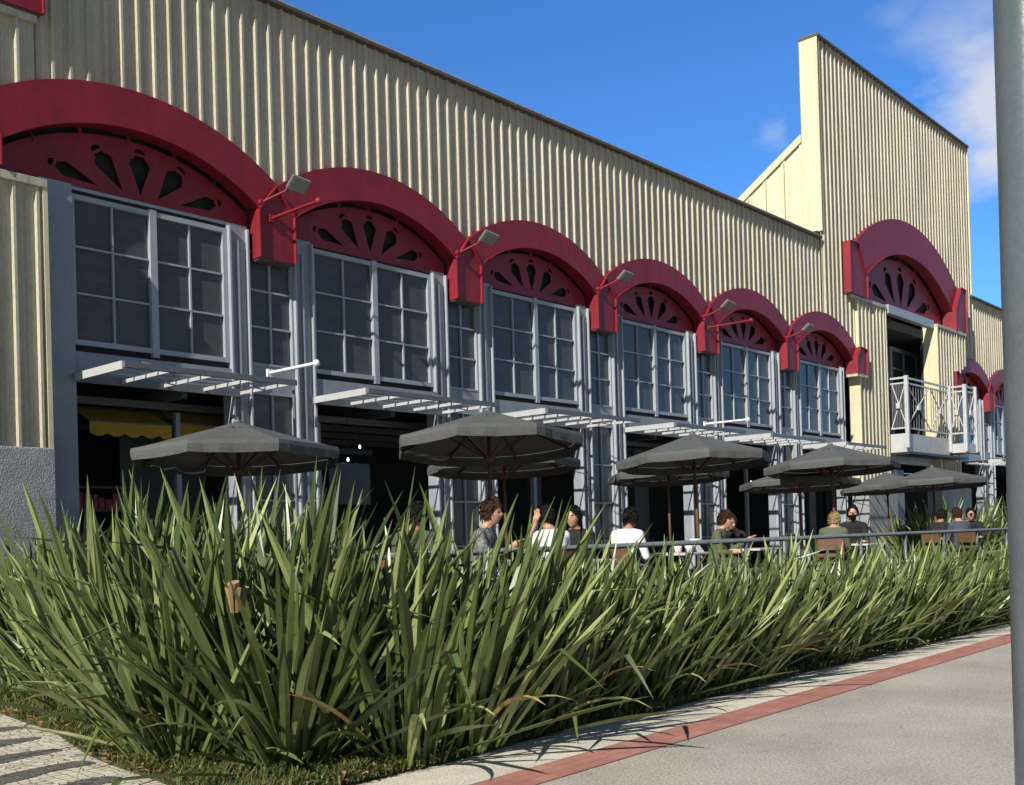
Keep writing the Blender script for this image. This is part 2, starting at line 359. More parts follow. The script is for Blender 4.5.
# proud lower panels each side of the tower opening and at the left pier
def panel(x0, x1, z0, z1, Yf, zb=None, sidel=True, sider=True):
    corr(x0+.03, x1-.03, z1-.09, zb or z0, Yf, .28 if x0 > 20 else .3, .055, x_off=x0+.1).build('lower_cladding', 'cladding', hall)
    b = MB()
    b.box(x0, x1, Yf-.075, 14.02, z1-.09, z1+.02)
    b.build('cladding_trim', 'cladding', hall, bevel=.008)
    b = MB()
    if sidel: b.box(x0, x0+.06, Yf-.06, 14.02, z0, z1-.09)
    if sider: b.box(x1-.06, x1, Yf-.06, 14.02, z0, z1-.09)
    b.build_each('corner_sheet', 'cream_sheet', hall)
panel(31.65, 33.85, 2.9, 8.72, 13.70)
MB().box(31.1, 31.65, 13.625, 13.85, 8.63, 8.74).build('cladding_trim', 'cladding', hall)
panel(38.0, 40.0, 2.9, 8.66, 13.55)
corr(40.0, 40.98, 8.57, lambda x: max(archbot(x), 6.4), 13.55, .28, .055, x_off=38.1).build('lower_cladding', 'cladding', hall)
b = MB(); b.box(40.0, 41.0, 13.475, 14.02, 8.575, 8.68); b.build('cladding_trim', 'cladding', hall)
panel(-6, 6.19, 2.86, 6.33, 13.55, sidel=False)
corr(-6, 6.2, 8.48, lambda x: max(archbot(x), 6.4) if x > 5.2 else 6.4, 13.80, .3, .055).build('lower_cladding', 'cladding', hall)
b = MB(); b.box(-6, 6.22, 13.71, 13.85, 8.48, 8.58); b.build('cladding_trim', 'cladding', hall, bevel=.008)
# stucco plinths
for x0, x1 in ((-6, 6.20), (31.6, 33.9), (37.96, 40.95)):
    MB().box(x0, x1, 13.46, 14.02, 0, 2.86).build('plinth', 'stucco', hall, bevel=.02)
# roof caps
MB().box(-8, TX0-.01, 13.72, 14.2, 10.13, 10.185).build('roof_cap', 'cap', hall)
MB().box(-8, TX0-.01, 13.74, 14.2, 10.188, 10.215).build('roof_flashing', 'cladding', hall)
MB().box(TX0-.02, TX1+.02, 13.68, 14.32, TZ, TZ+.05).build('roof_cap', 'cap', hall)
MB().box(TX0-.03, TX1+.03, 13.70, 14.34, TZ+.052, TZ+.09).build('roof_flashing', 'steel_grey', hall)
MB().box(TX1+.03, 62, 13.72, 14.5, 10.36, 10.42).build('roof_cap', 'cap', hall)
# masses behind
MB().box(-8, 62, 14.45, 34, 9.0, 10.1).build('upper_volume', 'roofing', hall)
for x0, x1 in ((-8, 33.9), (41.3, 62)): MB().box(x0, x1, 14.45, 34, 6.75, 8.99).build('upper_volume', 'roofing', hall)
for x0, x1 in ((-8, 33.9), (41.3, 62)): MB().box(x0, x1, 14.2, 14.44, 6.6, 10.1).build('wall_backing', 'roofing', hall)
MB().box(33.9, 41.3, 14.2, 14.44, 8.8, 10.12).build('wall_backing', 'roofing', hall)
MB().box(TX0, TX1, 13.87, 14.30, 11.0, TZ-.002).build('tower_wall', 'cream_sheet', hall)
for x in (TX0, TX1-.8): MB().box(x, x+.8, 13.87, 14.30, 10.4, 11.0).build('tower_wall', 'cream_sheet', hall)
MB().box(TX0-.004, TX0+.03, 13.72, 13.87, 10.37, TZ-.003).build_each('corner_sheet', 'cream_sheet', hall)
MB().box(TX1-.03, TX1+.02, 13.72, 14.30, 10.44, TZ-.003).build_each('corner_sheet', 'cream_sheet', hall)
MB().prismx([(14.305, 10.25), (14.305, 13.12), (18.9, 10.15)], TX0+.006, TX1-.01).build('rear_gable', 'cream_sheet', hall)
MB().prismx([(14.305, 13.14), (14.305, 13.38), (19.1, 10.22), (18.85, 10.12)], TX0-.05, TX1).build('gable_coping', 'cream_sheet', hall)
b = MB()
for k in range(7):
    y = 14.34+.62*k; z = 13.12-(y-14.305)*.645
    b.bar((TX0-.008, y+.05, z-.05), (TX0-.008, y+.52, z-.05-.308), .02, .05)
    b.box(TX0-.006, TX0+.004, y+.55, y+.565, 10.3, max(10.31, z-.42))
b.build_each('gable_seam', 'cap', hall)
# arches
def arc(cx, cz, r, a0, a1, n): return [(cx+r*math.sin(a0+(a1-a0)*i/n), cz+r*math.cos(a0+(a1-a0)*i/n)) for i in range(n+1)]
def ringmesh(cx, cz, ri, ro, a, y0, y1, n=40):
    b = MB(); o = arc(cx, cz, ro, -a, a, n); i_ = arc(cx, cz, ri, -a, a, n); N = n+1
    v = [(x, y0, z) for x, z in o]+[(x, y0, z) for x, z in i_]+[(x, y1, z) for x, z in o]+[(x, y1, z) for x, z in i_]
    f = []
    for k in range(n):
        f += [(k, k+1, N+k+1, N+k), (2*N+k, 3*N+k, 3*N+k+1, 2*N+k+1), (k, 2*N+k, 2*N+k+1, k+1), (N+k, N+k+1, 3*N+k+1, 3*N+k)]
    f += [(0, N, 3*N, 2*N), (n, 2*N+n, 3*N+n, N+n)]
    b.add(v, f); return b
def tympanum(cx, z0, s, Yf, dx=0.):
    """flat fanlight panel with five pierced petals"""
    cu = bpy.data.curves.new('tmp', 'CURVE'); cu.dimensions = '2D'; cu.fill_mode = 'BOTH'; cu.extrude = .012
    def sp(pts):
        q = cu.splines.new('POLY'); q.points.add(len(pts)-1)
        for k, (x, z) in enumerate(pts): q.points[k].co = (x*s, z*s, 0, 1)
        q.use_cyclic_u = True
    rt = 2.90; cz = CZ-6.0; xm = 1.80; am = math.asin(xm/rt)
    sp([(xm, .47)]+[(rt*math.sin(am-2*am*i/40), cz+rt*math.cos(am-2*am*i/40)) for i in range(41)]+[(-xm, .47)])
    for tx, tz, ang, L, hw in ((0, .585, 0, .55, .15), (-.25, .59, -36, .56, .14), (.25, .59, 36, .56, .14), (-.58, .585, -74, .58, .10), (.58, .585, 74, .58, .10)):
        ca, sa = math.cos(R(ang)), math.sin(R(ang))
        tr = lambda u, v: (dx+tx+v*sa+u*ca, tz+v*ca-u*sa)
        sp([tr(0, 0), tr(hw, L*.78), tr(hw*.72, L*.90), tr(hw*.55, L*.91), tr(hw*.5, L*.99), tr(-hw*.5, L*.99), tr(-hw*.55, L*.91), tr(-hw*.72, L*.90), tr(-hw, L*.78)])
        c = L*1.10; sp([tr(hw*.55, c-.02), tr(hw*.45, c+.025), tr(0, c+.05), tr(-hw*.45, c+.025), tr(-hw*.55, c-.02)])
    t = bpy.data.objects.new('tmp', cu); COL.objects.link(t)
    me = bpy.data.meshes.new_from_object(t.evaluated_get(bpy.context.evaluated_depsgraph_get()))
    bpy.data.objects.remove(t); bpy.data.curves.remove(cu)
    mb = MB(); mb.add([(cx+v.co.x, Yf-v.co.z, z0+v.co.y) for v in me.vertices], [tuple(p_.vertices) for p_ in me.polygons])
    bpy.data.meshes.remove(me); return mb
AIN = math.asin(1.83/RI)
def arch(cx, z0=6.0, s=1., yf=13.72, sx=1.):
    n0 = len(COL.objects)
    cz = z0+(CZ-6.0)*s
    a = ringmesh(cx, cz, RI*s, RO*s, AIN, yf, 13.985).build('arch', 'red', hall)
    ringmesh(cx, cz, (RI-.022)*s, RI*s-.001, AIN, yf-.045, yf+.05).build('arch_rim', 'red', a)
    tympanum(cx, z0, s, 14.0, .15 if s == 1.045 else 0).build('arch_panel', 'red', a)
    t = MB(); t.box(cx-1.80*s, cx+1.80*s, 14.10, 14.19, z0+.40*s, z0+1.40*s); t.build('dark_backing', 'hole', a)
    t = MB()
    for k in range(-2, 3):
        an = k*R(13); x = cx+math.sin(an)*2.86*s; z = cz+math.cos(an)*2.86*s; d = Vector((math.sin(an), 0, math.cos(an)))
        t.bar(Vector((x, 13.995, z))-d*.02, Vector((x, 13.995, z))+d*.12*s, .05*s, .012)
    t.build_each('arch_tab', 'red', a)
    t = MB(); t.box(cx-1.79*s, cx+1.79*s, 13.975, 14.0, z0+.455*s, z0+.50*s)
    t.build('arch_panel_sill', 'frame_grey' if s > 1 else 'red', a)
def widen(n0, cx, sx):
    for o in list(COL.objects)[n0:]:
        for v in o.data.vertices: v.co.x = (v.co.x+18-cx)*sx+cx-18
def block(x0, x1, xa, zb, za, zs0, zs1, yf=13.72):
    """pentagonal block between two arches with thin edge fins; za apex height, zs side heights"""
    pts = [(x0, zb), (x1, zb), (x1, zs1), (xa, za), (x0, zs0)]
    o = MB().prism(pts, yf-.01, 13.95).build('arch_block', 'red', hall)
    t = MB()
    for (p0, p1) in (((x0, zb), (x0, zs0)), ((x1, zb), (x1, zs1)), ((x0, zs0), (xa, za)), ((xa, za), (x1, zs1))):
        t.bar((p0[0], yf-.015, p0[1]), (p1[0], yf-.015, p1[1]), .022, .09) if abs(p0[0]-p1[0]) < .01 else t.bar((p0[0], yf-.015, p0[1]), (p1[0], yf-.015, p1[1]), .09, .022)
    t.build_each('block_fin', 'red', o)
    MB().box(x0+.02, x1-.02, yf+.01, 13.94, zb-.025, zb-.002).build('block_base', 'cap', o)
n0 = len(COL.objects); arch(7.61, 6.0, 1.045); widen(n0, 7.61, 1.04)
for c in XC[1:]: arch(c)
ZA = CZ+math.sqrt(RO**2-(P/2)**2); ZS = CZ+RI*math.cos(AIN)
for k in range(5): block(XC[k]+1.83, XC[k+1]-1.83, XC[k]+P/2, 6.0, ZA, ZS, ZS)
block(4.9, 5.60, 5.2, 6.40, ZA+.05, ZA+.03, ZS+.04, 13.50)
block(XC[5]+1.88, XC[5]+2.62, XC[5]+2.15, 6.28, ZA-.04, ZS, ZA-.08, 13.60)
panel_x = XC[5]+1.95
MB().box(31.28, 32.06, 13.56, 13.95, 6.19, 6.27).build('cladding_trim', 'cladding', hall)
for c in XCALL[6:]: arch(c)
for k in range(6, 9): block(XCALL[k]+1.83, XCALL[k+1]-1.83, XCALL[k]+P/2, 6.0, ZA, ZS, ZS)
block(XCALL[6]-2.45, XCALL[6]-1.83, XCALL[6]-P/2, 6.47, ZA, ZA-.02, ZS, 13.50)
arch(BCX, BZ0, BS, 13.62)
bzs = BCZ+RI*BS*math.cos(AIN); bza = BCZ+math.sqrt((RO*BS)**2-(4.5)**2)
block(BCX-5.05, BCX-3.80, BCX-4.40, 8.74, bza, bza-.03, bzs, 13.58)
block(BCX+3.85, BCX+5.0, BCX+4.5, 8.66, bza, bzs, bza-.03, 13.50)
block(1.1, 6.27, 6.22-.7, 8.6, bza, bza-.6, bza-.03, 13.68)
# windows, columns, spandrels, doorways
def window(x0, x1, z0, z1, cols, rows, fw=.072, bw=.027, panels=1, Y=13.97, name='window', mtf='frame_grey'):
    f = MB()
    f.box(x0, x1, Y-.03, Y+.05, z1-fw, z1); f.box(x0, x1, Y-.03, Y+.05, z0, z0+fw)
    f.box(x0, x0+fw, Y-.03, Y+.05, z0+fw, z1-fw); f.box(x1-fw, x1, Y-.03, Y+.05, z0+fw, z1-fw)
    pw = (x1-x0-2*fw)/panels
    for k in range(1, panels): f.box(x0+fw+k*pw-fw*.75, x0+fw+k*pw+fw*.75, Y-.045, Y+.05, z0-.06, z1+.02)
    o = f.build(name, mtf, hall)
    g = MB()
    for k in range(panels):
        a = x0+fw+k*pw+(fw*.75 if k else 0); c = x0+fw+(k+1)*pw-(fw*.75 if k < panels-1 else 0)
        for i in range(1, cols): xx = a+(c-a)*i/cols; g.box(xx-bw/2, xx+bw/2, Y-.008, Y+.03, z0+fw, z1-fw)
        for j in range(1, rows):
            zz = z0+fw+(z1-z0-2*fw)*j/rows; st = [a+(c-a)*i/cols for i in range(cols+1)]
            for i in range(cols): g.box(st[i]+(bw/2 if i else 0), st[i+1]-(bw/2 if i < cols-1 else 0), Y-.006, Y+.03, zz-bw/2, zz+bw/2)
    g.build('glazing_bars', mtf, o)
    MB().box(x0+fw*.5, x1-fw*.5, Y+.032, Y+.044, z0+fw*.5, z1-fw*.5).build('pane', 'pane', o)
    return o
def column(x0, x1, zt=6.5, zb=.5, Y=13.91):
    b = MB(); w = x1-x0
    b.box(x0, x1, Y+.03, 14.15, zb, zt)
    b.build('column', 'grey_blue', hall)
    b = MB()
    for t in (.0, .46, 1.0):
        xx = x0+t*(w-.03); b.box(xx, xx+.03, Y-.04 if t != .46 else Y-.02, Y+.029, zb, zt-.05-.2*(t == .46))
    b.build_each('column_flange', 'frame_grey', hall)
def bay(c, first=False, last=False):
    xl, xr = c-1.33, c+1.40
    if first: xl = 6.69
    window(xl, xr, 4.34, 6.41, 2, 3, panels=2)
    MB().box(xl+.04, xr-.04, 13.99, 14.04, 4.24, 4.36).build('window_slot', 'hole', hall)
    MB().box(xl, xr, 13.90, 14.06, 3.90, 4.24).build('spandrel', 'grey_blue', hall)
    MB().box(xl, xr, 13.985, 14.01, 6.43, 6.47).build('window_head_slot', 'hole', hall)
def between(x0, x1):
    """two columns with the narrow window between; x0,x1 outer limits"""
    column(x0+.005, x0+.36, 6.5); column(x1-.38, x1-.005, 6.5)
    a, c = x0+.37, x1-.39
    window(a, c, 4.36, 6.15, 2, 3, fw=.03, bw=.03, name='narrow_window')
    MB().box(a, c, 13.95, 14.05, 3.93, 4.36).build('spandrel', 'grey_blue', hall)
    window(a, c, .52, 3.93, 2, 4, fw=.03, bw=.03, name='narrow_window')
for k, c in enumerate(XC): bay(c, first=(k == 0))
for k in range(5): between(XC[k]+1.40, XC[k+1]-1.33)
MB().box(6.24, 6.68, 13.84, 14.15, .5, 6.5).build('column', 'grey_blue', hall)
column(XC[5]+1.41, XC[5]+1.60)
for k in range(6, 10):
    bay(XCALL[k])
    if k < 9: between(XCALL[k]+1.40, XCALL[k+1]-1.33)
column(XCALL[6]-1.62, XCALL[6]-1.34)
# tower opening with recessed glazed door, lintel
MB().box(33.96, 37.99, 13.60, 13.80, 8.52, 8.80).build('lintel', 'frame_grey', hall)
MB().box(33.7, 41.2, 16.1, 16.3, 3.9, 9)
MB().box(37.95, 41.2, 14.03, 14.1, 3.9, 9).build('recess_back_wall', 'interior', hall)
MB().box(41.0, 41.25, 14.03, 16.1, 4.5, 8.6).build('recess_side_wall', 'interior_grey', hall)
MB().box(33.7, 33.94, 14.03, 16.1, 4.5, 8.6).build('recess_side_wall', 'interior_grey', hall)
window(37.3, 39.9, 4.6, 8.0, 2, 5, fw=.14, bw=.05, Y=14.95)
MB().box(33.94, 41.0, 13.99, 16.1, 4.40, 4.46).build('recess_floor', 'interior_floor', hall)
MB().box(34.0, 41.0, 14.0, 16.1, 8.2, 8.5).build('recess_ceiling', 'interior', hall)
# tower ground floor opening frame
MB().box(34.05, 37.93, 13.7, 13.9, 3.6, 3.86).build('lintel', 'grey_blue', hall)
# ground floor interior shell
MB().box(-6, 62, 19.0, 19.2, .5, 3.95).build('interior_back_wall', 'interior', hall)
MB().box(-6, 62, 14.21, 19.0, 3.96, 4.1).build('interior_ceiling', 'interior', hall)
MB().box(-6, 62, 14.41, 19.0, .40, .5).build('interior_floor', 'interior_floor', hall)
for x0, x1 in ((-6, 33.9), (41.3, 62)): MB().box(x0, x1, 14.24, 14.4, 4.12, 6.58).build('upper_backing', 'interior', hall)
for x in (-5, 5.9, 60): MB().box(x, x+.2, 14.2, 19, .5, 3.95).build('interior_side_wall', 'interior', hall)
# ceiling joists seen through the openings
b = MB()
for i in range(14): b.box(6.4+2.1*i, 6.5+2.1*i, 14.25, 18.9, 3.78, 3.95)
for i in range(4): b.box(6, 34, 14.8+i*1.1, 14.87+i*1.1, 3.66, 3.77)
b.build_each('ceiling_joist', 'steel_grey', hall)
# sliding door leaves and screens inside the bays
for k, (dx0, dx1, y, mt_) in enumerate(((8.6, 8.68, 14.6, 'grey_blue'), (10.95, 11.05, 14.5, 'grey_blue'), (11.15, 11.3, 14.5, 'grey_blue'), (16.9, 17.0, 14.5, 'grey_blue'),
                                        (17.25, 17.62, 14.9, 'interior_grey'), (21.3, 21.9, 15.0, 'interior_grey'), (26.1, 26.2, 14.6, 'grey_blue'), (29.9, 30.3, 14.6, 'interior_grey'))):
    MB().box(dx0, dx1, y, y+.08, .5, 3.6).build('door_leaf', mt_, hall)
MB().box(8.2, 9.7, 15.6, 15.75, .5, 3.3).build('partition', 'interior_grey', hall)
MB().box(11.2, 13.4, 15.6, 15.7, 3.2, 3.3).build('partition_rail', 'interior_grey', hall)
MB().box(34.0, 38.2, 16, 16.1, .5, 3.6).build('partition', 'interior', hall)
# yellow scalloped awnings
def awning(x0, x1, y, z0, z1, label):
    a = thing('awning', ((x0+x1)/2, y, z0), label, 'awning')
    b = MB(); n = int((x1-x0)/.028); v = []
    for i in range(n+1):
        x = x0+(x1-x0)*i/n; sc = .05*abs(math.sin((x-x0)/.27*math.pi)); v.append((x, z0-sc))
    top = [(x, y, z0+.16) for x, _ in v]; bot = [(x, y+.004*math.sin(x*40), z) for x, z in v]; N = n+1
    b.add(top+bot, [(i, i+1, N+i+1, N+i) for i in range(n)]); b.build('scalloped_valance', 'awning_yellow', a)
    b = MB(); b.add([(x0, y, z0+.16), (x1, y, z0+.16), (x1, y+.5, z1), (x0, y+.5, z1)], [(0, 1, 2, 3)]); b.build('awning_cloth', 'awning_yellow', a)
    MB().tube([(x0, y+.01, z0+.165), (x1, y+.01, z0+.165)], .018).build('awning_bar', 'steel_grey', a)
awning(7.2, 8.50, 14.55, 3.22, 3.62, 'yellow scalloped awning inside the doorway left of the first parasol')
awning(8.62, 9.75, 14.65, 3.28, 3.72, 'yellow awning inside the first doorway directly above the first parasol')
awning(10.8, 11.1, 14.40, 3.1, 3.6, 'narrow yellow awning piece inside the second doorway')
s_ = thing('goods_shelf', (7.6, 15.3, .5), 'shelf of pink and red goods in shade inside the first doorway', 'shelf')
b = MB()
for z in (.9, 1.5, 2.1, 2.45): b.box(7.3, 8.3, 15.2, 15.5, z, z+.03)
b.box(7.27, 7.3, 15.2, 15.5, .5, 2.5); b.box(8.3, 8.33, 15.2, 15.5, .5, 2.5); b.build('shelf_frame', 'wood_dark', s_)
b = MB()
for z in (.93, 1.53, 2.13):
    x = 7.34
    while x < 8.2: w = random.uniform(.06, .12); b.box(x, x+w, 15.22, 15.4, z, z+random.uniform(.15, .3)); x += w+.02
b.build_each('goods', 'pink_goods', s_)
s_ = MB(); s_.box(11.65, 12.6, 14.75, 14.80, 2.2, 2.95)
tag(s_.build('wall_screen', 'screen_dark', bevel=.01), 'dark bluish screen in shade inside the second doorway', 'screen')
for i, (x, y, z, lb) in enumerate(((12.05, 14.7, 3.0, 'lower left one of two small white lamps lit inside the second doorway'), (12.75, 15.2, 3.3, 'upper right one of two small white lamps lit inside the second doorway'),
                                   (25.9, 14.35, 2.85, 'small white lamp lit inside the fifth doorway'))):
    l_ = thing('pendant_lamp', (x, y, z), lb, 'lamp')
    MB().tube([(x, y, z+.04), (x, y, 3.94)], .006, 6).build('cord', 'black_metal', l_)
    MB().lathe([(.001, z-.03), (.018, z-.02), (.022, z), (.014, z+.03), (.001, z+.04)], x, y, 12).build('bulb', 'bulb', l_, smooth=True)

# slatted steel canopies over the doorways
ORD = ['first', 'second', 'third', 'fourth', 'fifth', 'sixth']
def canopy(x0, x1, label, y0=12.52, z=3.86):
    t = thing('door_canopy', ((x0+x1)/2, 13.9, z), label, 'canopy', 'steel frame canopies over the doorways')
    b = MB()
    for i in range(5):
        x = x0+(x1-x0)*i/4; w = .022; b.box(x-w/2, x+w/2, y0, 13.82, z-.02, z+.03)
    b.build_each('cross_bar', 'canopy_steel', t)
    b = MB()
    b.box(x0-.05, x1+.05, y0-.06, y0, z-.03, z+.045)
    for i in range(1, 4): y = y0+(13.8-y0)*i/4; b.box(x0+.025, x1-.025, y-.014, y+.014, z+.037, z+.06)
    b.box(x0-.05, x1+.05, 13.83, 13.87, z-.05, z+.07)
    b.build_each('long_bar', 'steel_grey', t)
    MB().box(x0-.06, x0-.02, y0, 13.82, z-.045, z+.06).build('end_bar', 'canopy_steel', t)
    b = MB()
    for x in (x0+.9, x1-.25): b.tube([(x, y0+.1, z), (x, 13.82, z+.32)], .009)
    b.build_each('stay_rod', 'steel_grey', t)
for k, c in enumerate(XC):
    canopy(6.70 if k == 0 else c-1.38, c+1.5 if k < 5 else c+1.2, f'open steel frame canopy over the {ORD[k]} doorway from the left')
canopy(XCALL[6]-.6, XCALL[6]+2.2, 'open steel canopy beyond the balcony beside the lamp post')
p_ = MB().tube([(9.42, 12.7, .5), (9.42, 12.7, 3.80)], .022, 10).build('canopy_prop', 'steel_grey')
tag(p_, 'thin grey steel post holding up the first canopy behind the first parasol', 'post')

# floodlights and banner rods
def floodlight(x, label, tilt=0):
    t = thing('floodlight', (x, 13.6, 6.9), label, 'floodlight', 'floodlights on the arch blocks')
    MB().tube([(x-.28, 13.64, 6.86), (x-.04, 13.40, 7.02), (x+.02, 13.38, 7.12)], .018, 8).build('arm', 'red', t)
    hd = MB(); c = Vector((x+.08, 13.22, 7.10)); e = Matrix.Rotation(R(-38), 3, 'X') @ Matrix.Rotation(R(12+tilt), 3, 'Y')
    def place(mb, w, d, z0, z1):
        vs = [c+e @ Vector((sx*w, sy*d, z)) for z in (z0, z1) for sy in (-1, 1) for sx in (-1, 1)]
        mb.add(vs, [(0, 2, 3, 1), (4, 5, 7, 6), (0, 1, 5, 4), (2, 6, 7, 3), (0, 4, 6, 2), (1, 3, 7, 5)])
    place(hd, .155, .125, -.02, .04); h_ = hd.build('lamp_head', 'lamp_body', t, bevel=.006)
    g = MB(); place(g, .135, .105, -.03, -.022); g.build('lamp_lens', 'lamp_glass', h_)
    g = MB(); g.tube([(x-.28, 13.64, 6.86), (x-.28, 13.72, 6.86)], .05, 10); g.build('wall_plate', 'red', t)
for k in range(5): floodlight(XC[k]+P/2, f'square floodlight on the {ORD[k]} red block between arches, counted from the left', [0, 4, -3, 5, -5][k])
def rod(x, z, mt_, label):
    t = thing('banner_rod', (x, 13.6, z), label, 'rod', 'banner rods on the columns')
    MB().tube([(x, 13.66, z), (x, 12.5, z+.0)], .026, 10).build('rod_shaft', mt_, t)
    MB().lathe([(.001, z-.055), (.04, z-.04), (.055, z), (.04, z+.04), (.001, z+.055)], x, 12.5, 12).build('end_ball', mt_, t, smooth=True)
    MB().box(x-.05, x+.05, 13.66, 13.7, z-.06, z+.06).build('wall_plate', mt_, t)
rod(9.82, 6.64, 'red', 'upper red rod at the block between first and second arches')
rod(9.70, 4.20, 'steel_white', 'lower white rod above the first parasol')
rod(22.80, 6.60, 'red', 'upper red rod at the block between fourth and fifth arches')
rod(22.50, 4.18, 'steel_white', 'lower white rod below the fifth arch window')

# balcony
bal = thing('balcony', (36, 13.8, 3.9), 'white steel balcony hanging on the tower front', 'balcony')
MB().prism([(33.84, 3.92), (37.75, 3.92), (37.75, 4.52), (33.84, 4.52)], 13.10, 13.62).build('deck', 'balcony_paint', bal)
MB().box(37.75, 38.9, 12.55, 13.62, 4.02, 4.34).build('deck', 'balcony_paint', bal)
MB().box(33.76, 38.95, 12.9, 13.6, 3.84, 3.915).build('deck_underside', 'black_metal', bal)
def rail_panel(p, q, z0, z1, bars):
    p, q = Vector(p), Vector(q)
    b = MB()
    for z, w in ((z1, .06), (z1-.17, .05), (z0, .05)): b.bar((p.x, p.y, z), (q.x, q.y, z), w, w)
    b.build_each('balcony_rail', 'balcony_paint', bal)
    b = MB()
    for i in range(1, bars): t = i/bars; c = p.lerp(q, t); b.bar((c.x, c.y, z0), (c.x, c.y, z1-.17), .022)
    b.build_each('baluster', 'steel_grey', bal)
    b = MB(); mz = (z0+z1-.17)/2; c = p.lerp(q, .5)
    b.bar((p.x, p.y-.02, z0), (q.x, q.y-.02, z1-.17), .03); b.bar((p.x, p.y-.045, z1-.17), (q.x, q.y-.045, z0), .03)
    b.box(c.x-.09, c.x+.09, c.y-.09, c.y+.03, mz-.09, mz+.09); b.build('cross_brace', 'balcony_paint', bal)
zt = 6.33
rail_panel((33.88, 13.6, 0), (33.88, 13.12, 0), 4.70, zt, 9)
rail_panel((33.88, 13.12, 0), (35.95, 13.12, 0), 4.70, zt, 9)
rail_panel((35.95, 13.12, 0), (37.75, 13.12, 0), 4.70, zt, 9)
rail_panel((37.8, 13.12, 0), (37.8, 12.6, 0), 4.70, zt, 5)
rail_panel((37.8, 12.6, 0), (38.85, 12.6, 0), 4.70, zt, 6)
for x, y in ((33.88, 13.07), (37.76, 13.07), (37.8, 12.56), (38.85, 12.56), (38.85, 13.5)):
    MB().box(x-.06, x+.06, y-.06, y+.06, 4.05, zt+.06).build('balcony_post', 'balcony_paint', bal, bevel=.008)

# grey gate leaf and service box behind the terrace near the tower
tag(MB().box(34.05, 35.2, 13.75, 13.82, .5, 3.4).build('shutter_leaf', 'gate_grey', bevel=.01), 'plain grey shutter leaf under the balcony', 'shutter')

# ------------------------------------------------------------------ terrace railing
rl = thing('terrace_railing', (14, 6.75, .5), 'dark grey tube railing along the terrace behind the leaves', 'railing')
MB().tube([(4.95, 6.75, 1.41), (60, 6.75, 1.41)], .03, 12).build('top_rail', 'rail_metal', rl, smooth=True)
MB().tube([(4.95, 6.75, .95), (60, 6.75, .95)], .018, 8).build('lower_rail', 'rail_metal', rl, smooth=True)
for i in range(24): MB().tube([(5.0+1.75*i, 6.75, .45), (5.0+1.75*i, 6.75, 1.40)], .024, 8).build('rail_post', 'rail_metal', rl, smooth=True)

